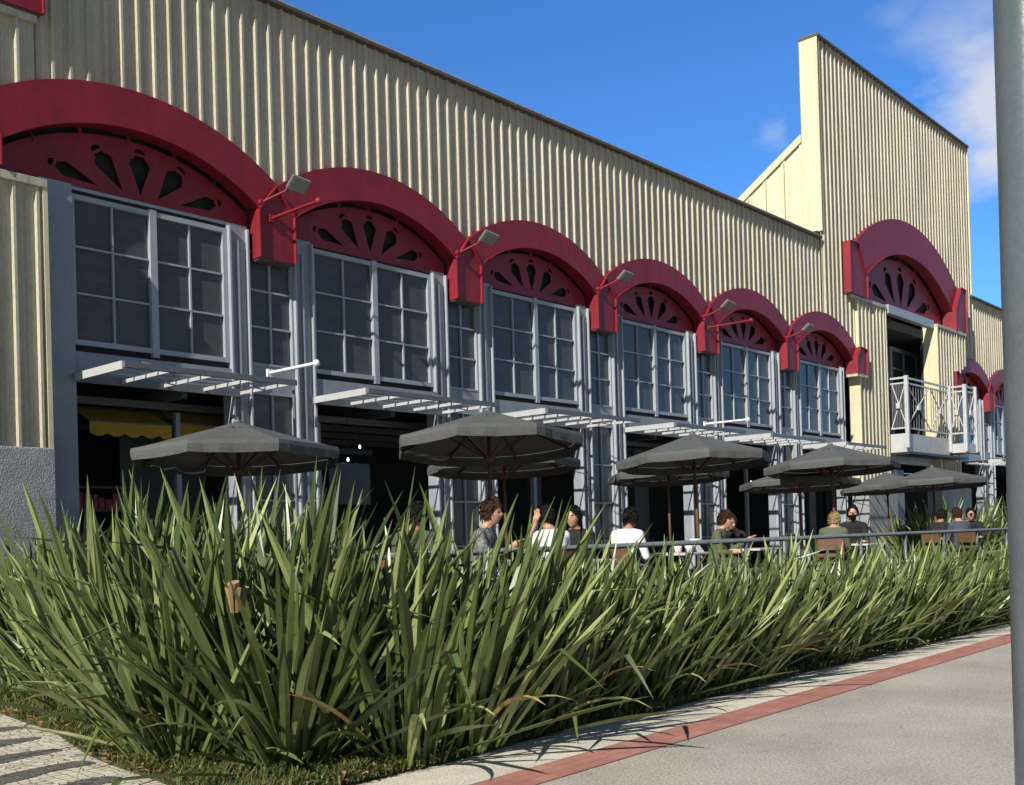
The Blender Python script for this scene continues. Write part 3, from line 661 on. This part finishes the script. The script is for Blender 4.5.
# ------------------------------------------------------------------ parasols
def make_parasol():
    t = thing('parasol', (0, 0, 0), 'x', 'parasol', 'grey canvas parasols on the terrace')
    RAD, ZR, RISE, NS, NR = 1.25, 2.22, .40, 8, 7
    vs, fs = [], []
    cor = [(RAD*math.cos(2*math.pi*k/8+R(22.5)), RAD*math.sin(2*math.pi*k/8+R(22.5))) for k in range(8)]
    M_ = NS*6
    rim = []
    for k in range(8):
        a, c = cor[k], cor[(k+1) % 8]
        for j in range(6): t_ = j/6; rim.append((a[0]+(c[0]-a[0])*t_, a[1]+(c[1]-a[1])*t_, math.sin(t_*math.pi)))
    for i in range(NR+1):
        s_ = .035+.965*i/NR
        for (x, y, g) in rim:
            z = ZR+RISE*(1-s_)**1.05 - .028*g*math.sin(s_*math.pi*.85)*s_
            vs.append((x*s_, y*s_, z+.006*s_*mnoise.noise(Vector((x*3.2*s_, y*3.2*s_, 1)))+.004*mnoise.noise(Vector((x*11*s_, y*11*s_, 4)))))
    for i in range(NR): fs += [(i*M_+k, i*M_+(k+1) % M_, (i+1)*M_+(k+1) % M_, (i+1)*M_+k) for k in range(M_)]
    b = MB(); b.add(vs, fs); cn = b.build('canopy', 'canvas', t)
    b = MB(); v = []
    for j, (dz, ex) in enumerate(((0.004, 1.003), (-.045, 1.012), (-.09, 1.008), (-.135, 1.0))):
        for q, (x, y, g) in enumerate(rim): w = 1+.010*math.sin(q*2.7)*(j/3)+.006*math.sin(q*1.1)*j/3; v.append((x*ex*w, y*ex*w, ZR+dz-.012*g*(j == 3)))
    b.add(v, [(i*M_+k, i*M_+(k+1) % M_, (i+1)*M_+(k+1) % M_, (i+1)*M_+k) for i in range(3) for k in range(M_)]); b.build('valance', 'canvas', cn)
    b = MB()
    for k in range(8):
        for dt in (-1, 1):
            a = 2*math.pi*(k+.5)/8+R(22.5)+dt*.13; rr_ = .36*math.cos(R(22.5)); x, y = rr_*math.cos(a), rr_*math.sin(a); tx, ty = -math.sin(a), math.cos(a)
            z = ZR+RISE*(1-.30)**1.05+.004
            b.add([(x-tx*.022, y-ty*.022, z), (x+tx*.022, y+ty*.022, z), (x*1.10+tx*.022, y*1.10+ty*.022, z-.010), (x*1.10-tx*.022, y*1.10-ty*.022, z-.010)], [(0, 1, 2, 3)])
    b.build_each('vent_hole', 'hole', cn)
    MB().tube([(0, 0, 0), (0, 0, ZR+RISE-.02)], .026, 12).build('pole', 'wood', t, smooth=True)
    MB().lathe([(.001, ZR+RISE-.03), (.05, ZR+RISE-.02), (.05, ZR+RISE+.01), (.012, ZR+RISE+.02), (.012, ZR+RISE+.05), (.001, ZR+RISE+.055)]).build('finial', 'steel_grey', t, smooth=True)
    MB().lathe([(.027, 1.96), (.05, 1.97), (.05, 2.03), (.027, 2.04)]).build('hub', 'wood_dark', t)
    for k in range(8):
        x, y = cor[k]
        rb = MB().bar((x*.04, y*.04, ZR+RISE-.05), (x*.985, y*.985, ZR-.03), .022, .03).build('rib', 'wood_dark', t)
        MB().bar((x*.035, y*.035, 2.0), (x*.5, y*.5, ZR+RISE*.5-.055), .016, .02).build('strut', 'wood_dark', rb)
    MB().lathe([(.001, .13), (.05, .13), (.05, .07), (.26, .06), (.27, 0), (.001, 0)]).build('base', 'steel_grey', t)
    return t
UM = [(7.05, 10.62, 9, 'first parasol from the left, alone above the tall leaves', .99),
      (9.93, 9.25, 3, 'large near parasol above the man in patterned jacket', 1.0),
      (12.70, 11.50, 14, 'parasol half hidden behind the second one, between it and the third doorway', 1.0),
      (14.62, 9.05, 20, 'parasol in front of the fourth doorway, with white cups on the table below', 1.0),
      (18.5, 12.15, 5, 'far parasol peeping out behind and left of the one above the white cups', 1.0),
      (18.90, 8.70, 12, 'parasol nearest the sixth doorway, above the bearded man in black', 1.0),
      (20.4, 10.15, 0, 'lower parasol half hidden behind the one above the bearded man', .98),
      (25.37, 9.15, 17, 'parasol below the balcony, rightmost on the terrace', 1.0),
      (27.2, 11.0, 30, 'parasol squeezed between the two rightmost poles, partly behind the one below the balcony', .98)]
HZ = [2.47, 2.66, 2.60, 2.58, 2.60, 2.58, 2.36, 2.40, 2.42]
par0 = make_parasol()
for i, (x, y, rz, lb, sc) in enumerate(UM):
    o = par0 if i == 0 else copy_tree(par0)
    o.location = (x, y, .5); o.rotation_euler.z = R(rz); k = (HZ[i]-.5+.155)/2.22*1.0; tl = 5.5 if i == 1 else 3; o.rotation_euler.x = R(-.68*tl); o.rotation_euler.y = R(.73*tl); o.scale = (sc, sc, k); o['label'] = lb

# ------------------------------------------------------------------ tables and chairs
def make_table():
    t = thing('terrace_table', (0, 0, 0), 'x', 'table', 'small tables on the terrace')
    MB().box(-.36, .36, -.36, .36, .72, .75).build('table_top', 'table_top', t, bevel=.006)
    for sx in (-1, 1):
        for sy in (-1, 1): MB().box(sx*.31-.02, sx*.31+.02, sy*.31-.02, sy*.31+.02, 0, .719).build('leg', 'black_metal', t)
    return t
def make_chair():
    t = thing('terrace_chair', (0, 0, 0), 'x', 'chair', 'wooden chairs on the terrace')
    MB().box(-.21, .21, -.21, .21, .43, .46).build('seat', 'wood', t, bevel=.008)
    b = MB(); b.box(-.19, .19, .20, .225, .66, .88); b.box(-.19, .19, .20, .22, .54, .60); b.build('backrest', 'wood', t, bevel=.005)
    for sx in (-1, 1):
        MB().box(sx*.19-.016, sx*.19+.016, -.20, -.168, 0, .429).build('leg', 'wood_dark', t)
        MB().box(sx*.205-.014, sx*.205+.014, .19, .222, 0, .90).build('leg', 'wood_dark', t)
    return t
tab0, chr0 = make_table(), make_chair()
TB = [(8.0, 8.15, 'table below the near large parasol, mostly hidden by leaves'), (9.6, 7.65, 'table beside the man in the white shirt holding his head'),
      (12.55, 8.15, 'table with white cups right of the white T-shirt person'), (14.9, 8.3, 'table at the pair in front of the fifth doorway'), (17.6, 7.7, 'table in front of the bearded man in black'),
      (23.3, 7.9, 'table of the three men below the balcony')]
for i, (x, y, lb) in enumerate(TB):
    o = tab0 if i == 0 else copy_tree(tab0); o.location = (x, y, .5); o['label'] = lb
def cup(x, y, z, s, lb):
    t = thing('cup', (x, y, z), lb, 'cup', 'white cups and napkin holders on the table')
    MB().lathe([(.001, z), (.028*s, z), (.042*s, z+.10*s), (.038*s, z+.10*s), (.026*s, z+.01), (.001, z+.01)], x, y, 14).build('cup_body', 'paper', t, smooth=True)
    MB().tube([(x+.04*s, y, z+.08*s), (x+.065*s, y, z+.06*s), (x+.06*s, y, z+.03*s), (x+.033*s, y, z+.02*s)], .005, 6).build('handle', 'paper', t)
cup(12.32, 7.98, 1.25, 1.5, 'leftmost white cup on the table near the fourth column')
cup(12.55, 7.95, 1.25, 1.7, 'middle white cup on the table near the fourth column')
cup(12.80, 8.0, 1.25, 1.9, 'rightmost white cup on the table near the fourth column')
b = MB(); b.box(11.95+.3, 12.3, 8.25, 8.3, 1.25, 1.36); 
menu = MB(); menu.add([(12.62, 7.86, 1.252), (12.84, 7.88, 1.252), (12.73, 7.93, 1.40), (12.66, 7.93, 1.40)], [(0, 1, 2, 3)]); tag(menu.build('menu_card', 'paper'), 'small white card standing between the cups', 'card')

# ------------------------------------------------------------------ people
def person(px, py, topz, face, shirt, hair, skin, label, hairstyle='short', pose='rest', lean=.06, standing=False, s=1.06):
    """seated adult; face = direction of gaze in degrees, built round the hip at the chair"""
    seat = 1.0 if standing else .46
    root = thing('person', (px, py, .5), label, 'person', None)
    # local frame: looks along +X, left side is +Y
    hipz = seat+.10 if not standing else .95
    tall = (topz-.5)/s                       # head top above the floor
    up = tall-hipz-.0
    k = up/.80
    chest = Vector((lean*.7, 0, hipz+.36*k)); neckb = Vector((lean, 0, hipz+.51*k)); neckt = Vector((lean*1.4+.02, 0, hipz+.60*k)); headc = Vector((lean*1.4+.045, 0, hipz+.69*k))
    V = []; E = []; RD = []
    def v(p, r, par=None):
        V.append(Vector(p)); RD.append(r); i = len(V)-1
        if par is not None: E.append((par, i))
        return i
    p0 = v((0, 0, hipz), .145); p1 = v((lean*.2, 0, hipz+.17*k), .135, p0); p2 = v(chest, .15, p1); p3 = v(neckb, .085, p2); p4 = v(neckt, .055, p3)
    arms = {}
    for sgn in (1, -1):
        sh = v(neckb+Vector((-.01, sgn*.165, -.045)), .065, p3)
        P_ = pose[0 if sgn == 1 else 1] if isinstance(pose, tuple) else pose
        s0 = V[sh]
        if P_ == 'rest': el = s0+Vector((.06, sgn*.06, -.27)); wr = el+Vector((.22, -sgn*.06, .00)); hd = wr+Vector((.09, -sgn*.02, .01))
        elif P_ == 'head': el = s0+Vector((.16, sgn*.10, -.14)); wr = headc+Vector((.02, sgn*.125, -.06)); hd = headc+Vector((-.01, sgn*.115, .05))
        elif P_ == 'chin': el = s0+Vector((.18, sgn*.02, -.22)); wr = headc+Vector((.13, sgn*.07, -.16)); hd = headc+Vector((.10, sgn*.05, -.085))
        elif P_ == 'gesture': el = s0+Vector((.12, sgn*.06, -.24)); wr = el+Vector((.22, 0, .13)); hd = wr+Vector((.08, 0, .05))
        e_ = v(el, .046, sh); w_ = v(wr, .029, e_); arms[sgn] = (e_, w_, wr, hd)
        # palm and fingers
        d = (hd-wr).normalized(); side = d.cross(Vector((0, 0, 1))).normalized() if abs(d.z) < .8 else Vector((1, 0, 0))
        pm = v(wr+d*.055, .034, w_)
        nrm = side.cross(d)
        for q, (o_, L) in enumerate(((-.030, .062), (-.010, .072), (.011, .068), (.031, .052))):
            a_ = wr+d*.085+side*o_; m1 = v(a_, .0115, pm); m2 = v(a_+d*L*.55+side*o_*.25, .0105, m1); v(a_+d*L*.95+side*o_*.35-nrm*.012, .0095, m2)
        th = v(wr+d*.045+side*-.042, .013, pm); v(wr+d*.085+side*-.062, .011, th)
    for sgn in (1, -1):
        hp = v((0.02, sgn*.09, hipz-.02), .10, p0)
        if standing: kn = v((.02, sgn*.10, .50), .06, hp); an = v((0, sgn*.10, .08), .042, kn)
        else: kn = v((.42, sgn*.12, .50), .062, hp); an = v((.38, sgn*.12, .09), .042, kn)
        v((V[an].x+.15, sgn*.125, .045), .036, an)
    bm = bmesh.new()
    def capsule(a, ra, c, rc):
        d = (c-a).normalized(); sp = bmesh.ops.create_icosphere(bm, subdivisions=3, radius=1)['verts']
        for vt in sp:
            q = vt.co.copy(); vt.co = (c+q*rc) if q.dot(d) > 0 else (a+q*ra)
    for (i0, i1) in E:
        if i0 in (p0, p1, p2) and i1 in (p1, p2, p3): continue
        capsule(V[i0] if i0 != p3 or i1 == p4 else V[i0]+(V[i1]-V[i0])*.3, RD[i0] if i0 != p3 else (.056 if i1 == p4 else .06), V[i1], RD[i1])
    sec = [(0, hipz-.09, .06, .10), (0, hipz-.05, .115, .165), (lean*.1, hipz+.05, .118, .165), (lean*.3, hipz+.19*k, .100, .142), (lean*.6, hipz+.34*k, .115, .168), (lean*.85, hipz+.44*k, .105, .185), (lean, hipz+.505*k, .078, .165), (lean*1.05, hipz+.545*k, .058, .085), (lean*1.1, hipz+.57*k, .04, .05)]
    vv = []; NS_ = 20
    for (cx_, z_, rx, ry) in sec: vv.append([bm.verts.new((cx_+rx*math.cos(2*math.pi*q/NS_), ry*math.sin(2*math.pi*q/NS_), z_)) for q in range(NS_)])
    for a_, c_ in zip(vv, vv[1:]):
        for q in range(NS_): bm.faces.new((a_[q], a_[(q+1) % NS_], c_[(q+1) % NS_], c_[q]))
    bm.faces.new(vv[0][::-1]); bm.faces.new(vv[-1])
    # head
    H = bmesh.ops.create_uvsphere(bm, u_segments=28, v_segments=20, radius=1)['verts']
    for vt in H:
        c = vt.co.copy(); x, y, z = c
        w = .075*(1 if z > -.1 else 1-.28*(-z-.1)); dx = .098
        q = Vector((x*dx, y*w, z*.122))
        if x > 0:
            if z < -.2: q.x *= 1-.10*(-z-.2); q.x += .012*max(0, -z-.45)
            q.x += .024*math.exp(-((y/.17)**2))*math.exp(-(((z+.15)/.17)**2))         # nose
            q.x -= .009*math.exp(-(((abs(y)-.36)/.17)**2))*math.exp(-(((z-.03)/.12)**2))  # eye sockets
            q.x += .006*math.exp(-((y/.3)**2))*math.exp(-(((z+.48)/.09)**2))          # lips
            q.x += .007*math.exp(-((y/.25)**2))*math.exp(-(((z+.85)/.14)**2))         # chin
        vt.co = headc+q
    for sgn in (1, -1):
        er = bmesh.ops.create_uvsphere(bm, u_segments=10, v_segments=8, radius=1)['verts']
        for vt in er: c = vt.co.copy(); vt.co = headc+Vector((-.005+c.x*.018, sgn*.078+c.y*.011, -.008+c.z*.031))
    mesh = bpy.data.meshes.new('body'); bm.to_mesh(mesh); bm.free()
    bo = bpy.data.objects.new('body', mesh); COL.objects.link(bo)
    rm = bo.modifiers.new('r', 'REMESH'); rm.mode = 'VOXEL'; rm.voxel_size = .0095; rm.use_smooth_shade = True
    smm = bo.modifiers.new('sm', 'SMOOTH'); smm.iterations = 2; smm.factor = .5
    dg = bpy.context.evaluated_depsgraph_get(); me2 = bpy.data.meshes.new_from_object(bo.evaluated_get(dg)); bo.modifiers.clear(); bo.data = me2
    for mm in (skin, shirt, 'trousers', 'black_metal', hair): me2.materials.append(M[mm])
    def dseg(p, a, c):
        ab = c-a; t_ = max(0, min(1, (p-a).dot(ab)/ab.length_squared)); return (p-a-ab*t_).length
    for pl in me2.polygons:
        c = pl.center; mi = 1
        if c.z > neckb.z+.035*k and (Vector((c.x, c.y))-Vector((neckb.x, neckb.y))).length < .2: mi = 0
        for sgn in (1, -1):
            e_, w_, wr, hd = arms[sgn]
            if dseg(c, V[w_]*1.0, hd+(hd-wr)*1.3) < .06: mi = 0
            elif dseg(c, V[e_]*.45+V[w_]*.55, V[w_]) < .055 and shirt == 'cloth_white': mi = 0
        if c.z < hipz+.02 and mi == 1: mi = 2
        if c.z < .09: mi = 3
        loc = c-headc
        if mi == 0 and loc.x > .06 and loc.length < .14:
            if abs(abs(loc.y)-.029) < .012 and abs(loc.z-.004) < .0055: mi = 3     # eyes
            if abs(abs(loc.y)-.029) < .017 and abs(loc.z-.024) < .0042: mi = 4     # brows
            if hairstyle == 'beard' and loc.z < -.035 and not (abs(loc.y) < .02 and abs(loc.z+.055) < .006): mi = 4
        if hairstyle == 'beard' and mi == 0 and loc.length < .14 and loc.z < -.045 and loc.x > .0: mi = 4
        pl.material_index = mi
    bo.parent = root
    # hair: shell over the skull
    hb = MB(); vs = []; fs = []; NU, NV = 44, 26
    for j in range(NV+1):
        for i in range(NU):
            th = math.pi*j/NV*.80; ph = 2*math.pi*i/NU
            front = max(0, math.cos(ph)); lim = 2.05-1.12*front if hairstyle != 'long' else 2.1-1.15*front
            tt = min(th, lim) if th < lim else lim
            n_ = 1+.12*mnoise.noise(Vector((math.cos(ph)*3+px, math.sin(ph)*3, tt*4)))+((.16 if hairstyle == 'curly' else .11)*mnoise.noise(Vector((math.cos(ph)*9+px, math.sin(ph)*9, tt*11))))
            puff = 1.10 if th < lim-.05 else 1.0
            q = Vector((math.sin(tt)*math.cos(ph)*.100-.004, math.sin(tt)*math.sin(ph)*.080, math.cos(tt)*.124))*n_*puff
            if hairstyle == 'swept': q += Vector((.015, 0, .022))*max(0, math.cos(tt))*(.4+front)
            vs.append(headc+q)
    for j in range(NV): fs += [(j*NU+i, j*NU+(i+1) % NU, (j+1)*NU+(i+1) % NU, (j+1)*NU+i) for i in range(NU)]
    hb.add(vs, fs)
    if hairstyle == 'long':
        n0 = []
        for j in range(13):
            z = headc.z+.03-.045*j
            for i in range(11):
                a_ = R(75+210*i/10); w = 1-.03*j/12
                n0.append((headc.x-.01+math.cos(a_)*(.108+.004*j)*w, math.sin(a_)*(.092+.003*j)*w, z+.01*math.sin(i*3)))
        hb.add(n0, [(j*11+i, j*11+i+1, (j+1)*11+i+1, (j+1)*11+i) for j in range(12) for i in range(10)])
    if hairstyle == 'bun':
        q = MB(); c_ = headc+Vector((-.12, 0, .03)); hb.lathe([(.001, c_.z-.045), (.035, c_.z-.03), (.048, c_.z), (.035, c_.z+.03), (.001, c_.z+.045)], c_.x, c_.y, 12)
    rnd = random.Random(int(px*100))
    for _ in range(420):
        a_ = rnd.uniform(0, 6.283); fr = max(0, math.cos(a_)); tt = rnd.uniform(0, 2.0-1.1*fr)
        n_ = Vector((math.sin(tt)*math.cos(a_), math.sin(tt)*math.sin(a_), math.cos(tt)))
        p_ = headc+Vector((n_.x*.108-.004, n_.y*.088, n_.z*.132)); dn = Vector((rnd.uniform(-1, 1), rnd.uniform(-1, 1), rnd.uniform(-1.2, .3))); dn = (dn-n_*dn.dot(n_)).normalized(); w_ = n_.cross(dn)*rnd.uniform(.004, .009); L_ = rnd.uniform(.025, .05)
        up_ = .012 if hairstyle in ('short', 'beard') else .022
        hb.add([p_-w_, p_+w_, p_+dn*L_*.6+w_*.7+n_*up_*.8, p_+dn*L_+n_*up_*.5], [(0, 1, 2, 3)])
    OFF[root.name] = (0, 0, 0); hh = hb.build('hair', hair, root, smooth=True)
    root.rotation_euler.z = R(face); root.scale = (s, s, s)
    return root
PE = [
 (7.28, 7.95, 1.90, 20, 'cloth_olive', 'hair_black', 'skin_tan', 'person with dark curly hair, leftmost at the tables, half hidden by a tall leaf', 'curly', 'rest', .10),
 (7.72, 7.35, 1.90, -66, 'cloth_pattern', 'hair_brown', 'skin', 'man in black and white patterned jacket with swept brown hair looking right', 'swept', ('rest', 'gesture'), .05),
 (9.07, 7.45, 1.86, 75, 'cloth_white', 'hair_black', 'skin', 'man in white shirt seen from behind holding one hand to his dark hair', 'short', ('head', 'rest'), .12),
 (10.15, 8.0, 1.86, 190, 'cloth_black', 'hair_black', 'skin', 'woman with long straight black hair behind the man in the white shirt', 'long', 'rest', .06),
 (11.15, 8.05, 1.84, 5, 'cloth_white', 'hair_black', 'skin_tan', 'person in white T-shirt with dark tied hair sitting before the fourth doorway', 'bun', 'rest', .10),
 (14.35, 8.60, 1.80, -75, 'cloth_olive', 'hair_brown', 'skin', 'left person of the pair right of the wooden pole, brown hair', 'swept', ('gesture', 'rest'), .08),
 (15.05, 8.75, 1.76, 215, 'cloth_black', 'hair_brown', 'skin_tan', 'right person of the pair right of the wooden pole, leaning on one hand', 'short', ('chin', 'rest'), .10),
 (17.0, 7.9, 1.76, 15, 'cloth_olive', 'hair_blond', 'skin', 'fair-haired person beside the bearded man in black', 'curly', 'rest', .10),
 (18.05, 8.0, 1.90, 205, 'cloth_black', 'hair_black', 'skin', 'bearded dark-haired man in black sweater looking down left', 'beard', 'rest', .14),
 (22.55, 8.15, 1.83, -15, 'cloth_black', 'hair_black', 'skin_tan', 'dark-haired man left of the man in the blue-grey jacket', 'short', 'rest', .10),
 (22.15, 7.50, 1.84, 50, 'cloth_navy', 'hair_brown', 'skin', 'man in blue-grey jacket with short brown hair seen from behind', 'short', 'rest', .08),
 (23.75, 7.85, 1.84, 200, 'cloth_black', 'hair_black', 'skin', 'man in black with bowed dark head, rightmost at the tables', 'short', 'rest', .16)]
for i, a in enumerate(PE):
    person(*a)
    o = chr0 if i == 0 else copy_tree(chr0)
    o.location = (a[0], a[1], .5); o.rotation_euler.z = R(a[3]+90)
    o['label'] = 'wooden chair under the '+' '.join(a[7].split(',')[0].split()[:11])
person(24.2, 14.8, 2.25, 230, 'cloth_black', 'hair_black', 'skin_tan', 'dim standing person inside the fifth doorway', standing=True)

# ------------------------------------------------------------------ flax plants
def blade(b, base, az, lean, L, w, droop, av, fold=.42, twist=0., cut=1.0, kink=0.):
    N = 8; d = Vector((math.cos(az), math.sin(az), 0)); side = Vector((-math.sin(az), math.cos(az), 0))
    p = Vector(base); ang = lean; vs = []
    for i in range(N+1):
        t = i/N*cut
        wd = w*(.45+.72*t if t < .6 else .882*max(0.0, 1-((t-.6)/.4)**2.0))
        if i == N and cut == 1.0: wd = .001
        sd_ = (side*math.cos(twist*t)+Vector((0, 0, 1)).cross(side)*math.sin(twist*t)).normalized()
        dirv = (d*math.sin(ang)+Vector((0, 0, 1))*math.cos(ang)).normalized()
        nrm = dirv.cross(sd_).normalized()
        vs += [p-sd_*wd/2+nrm*wd*fold*.5, p-nrm*wd*fold*.3, p+sd_*wd/2+nrm*wd*fold*.5]
        ang += droop/N*(.3+1.7*t)+(kink if i == 5 else 0); p = p+dirv*L/N*cut
    fs = []
    for i in range(N): a = 3*i; fs += [(a, a+1, a+4, a+3), (a+1, a+2, a+5, a+4)]
    b.add(vs, fs, av)
def clump_mesh(n, H, seed, spread=1., lowl=6):
    random.seed(seed); b = MB()
    for i in range(n):
        q = random.random()
        az = random.uniform(0, 2*math.pi) if random.random() < .75 else random.gauss(-.6, .7); r0 = random.uniform(0, .32)
        lean = abs(random.gauss(.0, .32))*spread+.03+r0*.8
        L = H*(random.uniform(.55, .92) if random.random() < .85 else random.uniform(.92, 1.10))*(1.0-.12*(lean > .6)); w = random.uniform(.060, .102)*(L/1.8)**.3
        dr = abs(random.gauss(.06, .12))+(.5*random.random() +.3 if random.random() < .14 else 0)
        blade(b, (math.cos(az)*r0, math.sin(az)*r0, .0), az+random.uniform(-.5, .5), lean, L, w, dr, min(.9, max(.02, random.gauss(.45, .22))), twist=random.uniform(-1.5, 1.5), kink=random.uniform(.5, 1.3) if random.random() < .10 else 0)
    for i in range(lowl):
        az = random.uniform(0, 6.28)
        blade(b, (math.cos(az)*.2, math.sin(az)*.2, .0), az, random.uniform(.55, .95), H*random.uniform(.5, .75), random.uniform(.045, .07), random.uniform(.6, 1.5), random.choice((.3, .6, .8, 1.0)), twist=random.uniform(-.6, .6))
    return b
VAR = []
for k in range(9): VAR.append(clump_mesh(70, 1.80, 100+k, 1.12, 5).build('flax_clump', 'flax'))
used = [False]*len(VAR)
random.seed(99)
def place_flax(x, y, z, s, label, group, rz=None):
    k = random.randrange(len(VAR)); 
    o = VAR[k] if not used[k] else VAR[k].copy()
    if used[k]: COL.objects.link(o)
    used[k] = True
    o.location = (x, y, z); o.rotation_euler = (random.uniform(-.05, .05), random.uniform(-.04, .09), random.uniform(-.9, .9) if rz is None else rz)
    o.scale = (s*random.uniform(.95, 1.08)*(1.0+.35*(1-s)),)*2+(s,)
    tag(o, label, 'plant', group); return o
G1 = ('long-leaved green flax clump in the dense row along the concrete path', 'flax clumps in the row along the path')
def hgt(x): return 1.08 if x < 5.6 else 1.08-.135*(x-5.6) if x < 7.6 else max(.72, .82-.009*(x-7.6))
ORDN = ['first', 'second', 'third', 'fourth', 'fifth', 'sixth', 'seventh', 'eighth', 'ninth', 'tenth', 'eleventh', 'twelfth']
def nth(n): return ORDN[n-1] if n <= 12 else str(n)+('st' if n % 10 == 1 and n != 11 else 'nd' if n % 10 == 2 and n != 12 else 'rd' if n % 10 == 3 and n != 13 else 'th')
x = 4.9; cnt = 0
while x < 34:
    s = hgt(x); cnt += 1
    place_flax(x+random.uniform(-.08, .08), 5.50+random.uniform(-.06, .08)-.008*x, .03, s*random.uniform(.88, 1.0), f'green flax clump, {nth(cnt)} from the left in the front line beside the concrete kerb', G1[1])
    place_flax(x+.25+random.uniform(-.08, .08), 6.15+random.uniform(-.1, .1)-.006*x, .03, s*random.uniform(.93, 1.05), f'green flax clump, {nth(cnt)} from the left in the back line against the terrace railing', G1[1])
    x += .56 if x < 14 else .70
G2 = ('tall flax clump in the thick stand at the left before the stucco base', 'flax clumps at the left')
for (x, y) in sorted(((4.45, 6.6), (4.1, 7.2), (4.6, 7.5), (4.3, 8.0), (4.85, 8.3), (4.45, 8.8), (4.9, 9.2), (4.6, 9.8), (5.2, 10.0), (4.75, 10.8), (5.3, 11.0), (5.1, 11.9), (5.0, 7.0), (5.5, 7.4), (5.4, 8.3), (5.75, 9.2), (6.1, 8.2), (5.6, 12.6), (6.2, 10.2), (4.95, 6.55)), key=lambda p: p[0]*.74+p[1]*.67):
    g2n = g2n+1 if 'g2n' in globals() else 1
    place_flax(x+random.uniform(-.1, .1), y, .03, random.uniform(1.05, 1.22), f'tall flax clump before the stucco plinth, {nth(g2n)} nearest the camera there', G2[1])
big = clump_mesh(150, 1.95, 777, 1.5, 12).build('flax_clump', 'flax'); big.location = (4.30, 5.95, .02)
tag(big, 'biggest widely fanned flax clump at the corner nearest the camera', 'plant')
big = clump_mesh(100, 1.7, 778, 1.5, 10).build('flax_clump', 'flax'); big.location = (3.95, 6.75, .02)
tag(big, 'low drooping flax clump overhanging the mosaic pavement', 'plant')
G3 = ('pale flax clump on the terrace behind the three men below the balcony', 'flax clumps behind the terrace')
for (x, y, s) in ((26.8, 10.4, .85), (27.4, 9.9, .95), (28.3, 10.3, 1.0), (29.3, 9.9, 1.05), (30.6, 10.0, 1.0), (31.6, 9.6, 1.05), (32.6, 9.6, 1.15), (33.6, 9.4, 1.15), (34.8, 9.4, 1.15), (36., 9.4, 1.2)):
    g3n = g3n+1 if 'g3n' in globals() else 1
    place_flax(x, y, .5, s, f'pale flax clump on the terrace below the balcony, {nth(g3n)} from the left', G3[1])
for k, u in enumerate(used):
    if not u: bpy.data.objects.remove(VAR[k])
# cut dry stalk base sticking up among the leaves
b = MB(); b.tube([(3.77, 5.71, 1.14), (3.745, 5.70, 1.24), (3.72, 5.69, 1.31)], [.022, .032, .04], 7)
for i in range(5): blade(b, (3.755+.04*math.cos(i), 5.70+.04*math.sin(i), 1.12), i*1.2, .22, .22, .05, .1, 0, cut=.75)
b.a = []
tag(b.build('dry_stalk', 'dead_leaf'), 'brown broken dry leaf base sticking out of the front leaves', 'dry stalk')
# ground cover
random.seed(5); b = MB()
def tuft(x, y, h, dens):
    for _ in range(dens):
        blade_small(b, x+random.uniform(-.06, .06), y+random.uniform(-.06, .06), h)
def blade_small(b, x, y, h):
    az = random.uniform(0, 6.28); L = h*random.uniform(.5, 1.2); le = random.uniform(.15, 1.0); w = random.uniform(.007, .016)
    d = Vector((math.cos(az), math.sin(az), 0)); s_ = Vector((-math.sin(az), math.cos(az), 0)); p0 = Vector((x, y, .03))
    p1 = p0+d*math.sin(le)*L*.5+Vector((0, 0, math.cos(le)*L*.5)); p2 = p1+d*math.sin(le+.6)*L*.5+Vector((0, 0, math.cos(le+.6)*L*.5))
    b.add([p0-s_*w/2, p0+s_*w/2, p1-s_*w/2, p1+s_*w/2, p2], [(0, 1, 3, 2), (2, 3, 4)], min(1, max(0, random.gauss(.5, .28))))
for i in range(5200):
    x = 3.3+22*random.random()**1.7; y = edgeY(x)+abs(random.gauss(.0, .22)); tuft(x, y, .13, 3)
for i in range(3200):
    y = 5.2+6*random.random()**1.4; x = leftX(y)+.03+abs(random.gauss(0, .28)); tuft(x, y, .14, 3)
tag(b.build('ground_grass', 'weed'), kind='stuff', label='short weeds and grass along the edge of the flax bed')
b = MB()
for i in range(2600):
    if random.random() < .45: y = 5.2+5*random.random(); x = leftX(y)+.0+abs(random.gauss(0, .22)); 
    else: x = 3.3+20*random.random()**1.5; y = edgeY(x)+abs(random.gauss(.0, .2))-.03
    az = random.uniform(0, 6.28); L = random.uniform(.03, .11); w = random.uniform(.006, .02); c, s_ = math.cos(az), math.sin(az); z = .035+random.uniform(0, .05)
    b.add([(x, y, z), (x+c*L/2-s_*w, y+s_*L/2+c*w, z+random.uniform(0, .02)), (x+c*L, y+s_*L, z+random.uniform(0, .03)), (x+c*L/2+s_*w, y+s_*L/2-c*w, z+.01)], [(0, 1, 2, 3)])
tag(b.build('leaf_litter', 'dead_leaf'), kind='stuff', label='dry leaf scraps scattered on the soil at the bed edge')

# ------------------------------------------------------------------ lamp post in the foreground
lp = thing('lamp_post', (3.22, .865, 0), 'thick grey painted steel lamp post close to the camera at the right edge', 'lamp post')
MB().lathe([(.098, .02), (.094, 1.0), (.088, 3.0), (.080, 6.0), (.055, 8.0), (.001, 8.01)], 3.22, .865, 48).build('post', 'pole_paint', lp, smooth=True)
MB().lathe([(.001, .03), (.19, .03), (.19, .0), (.001, .0)], 3.22, .865, 32).build('base_plate', 'pole_paint', lp)
MB().tube([(3.22, .865, 7.9), (3.5, .4, 8.4), (3.9, -.3, 8.5)], .03, 10).build('lamp_arm', 'pole_paint', lp)
MB().box(3.75, 4.1, -.75, -.25, 8.42, 8.52).build('lamp_head', 'lamp_body', lp, bevel=.02)
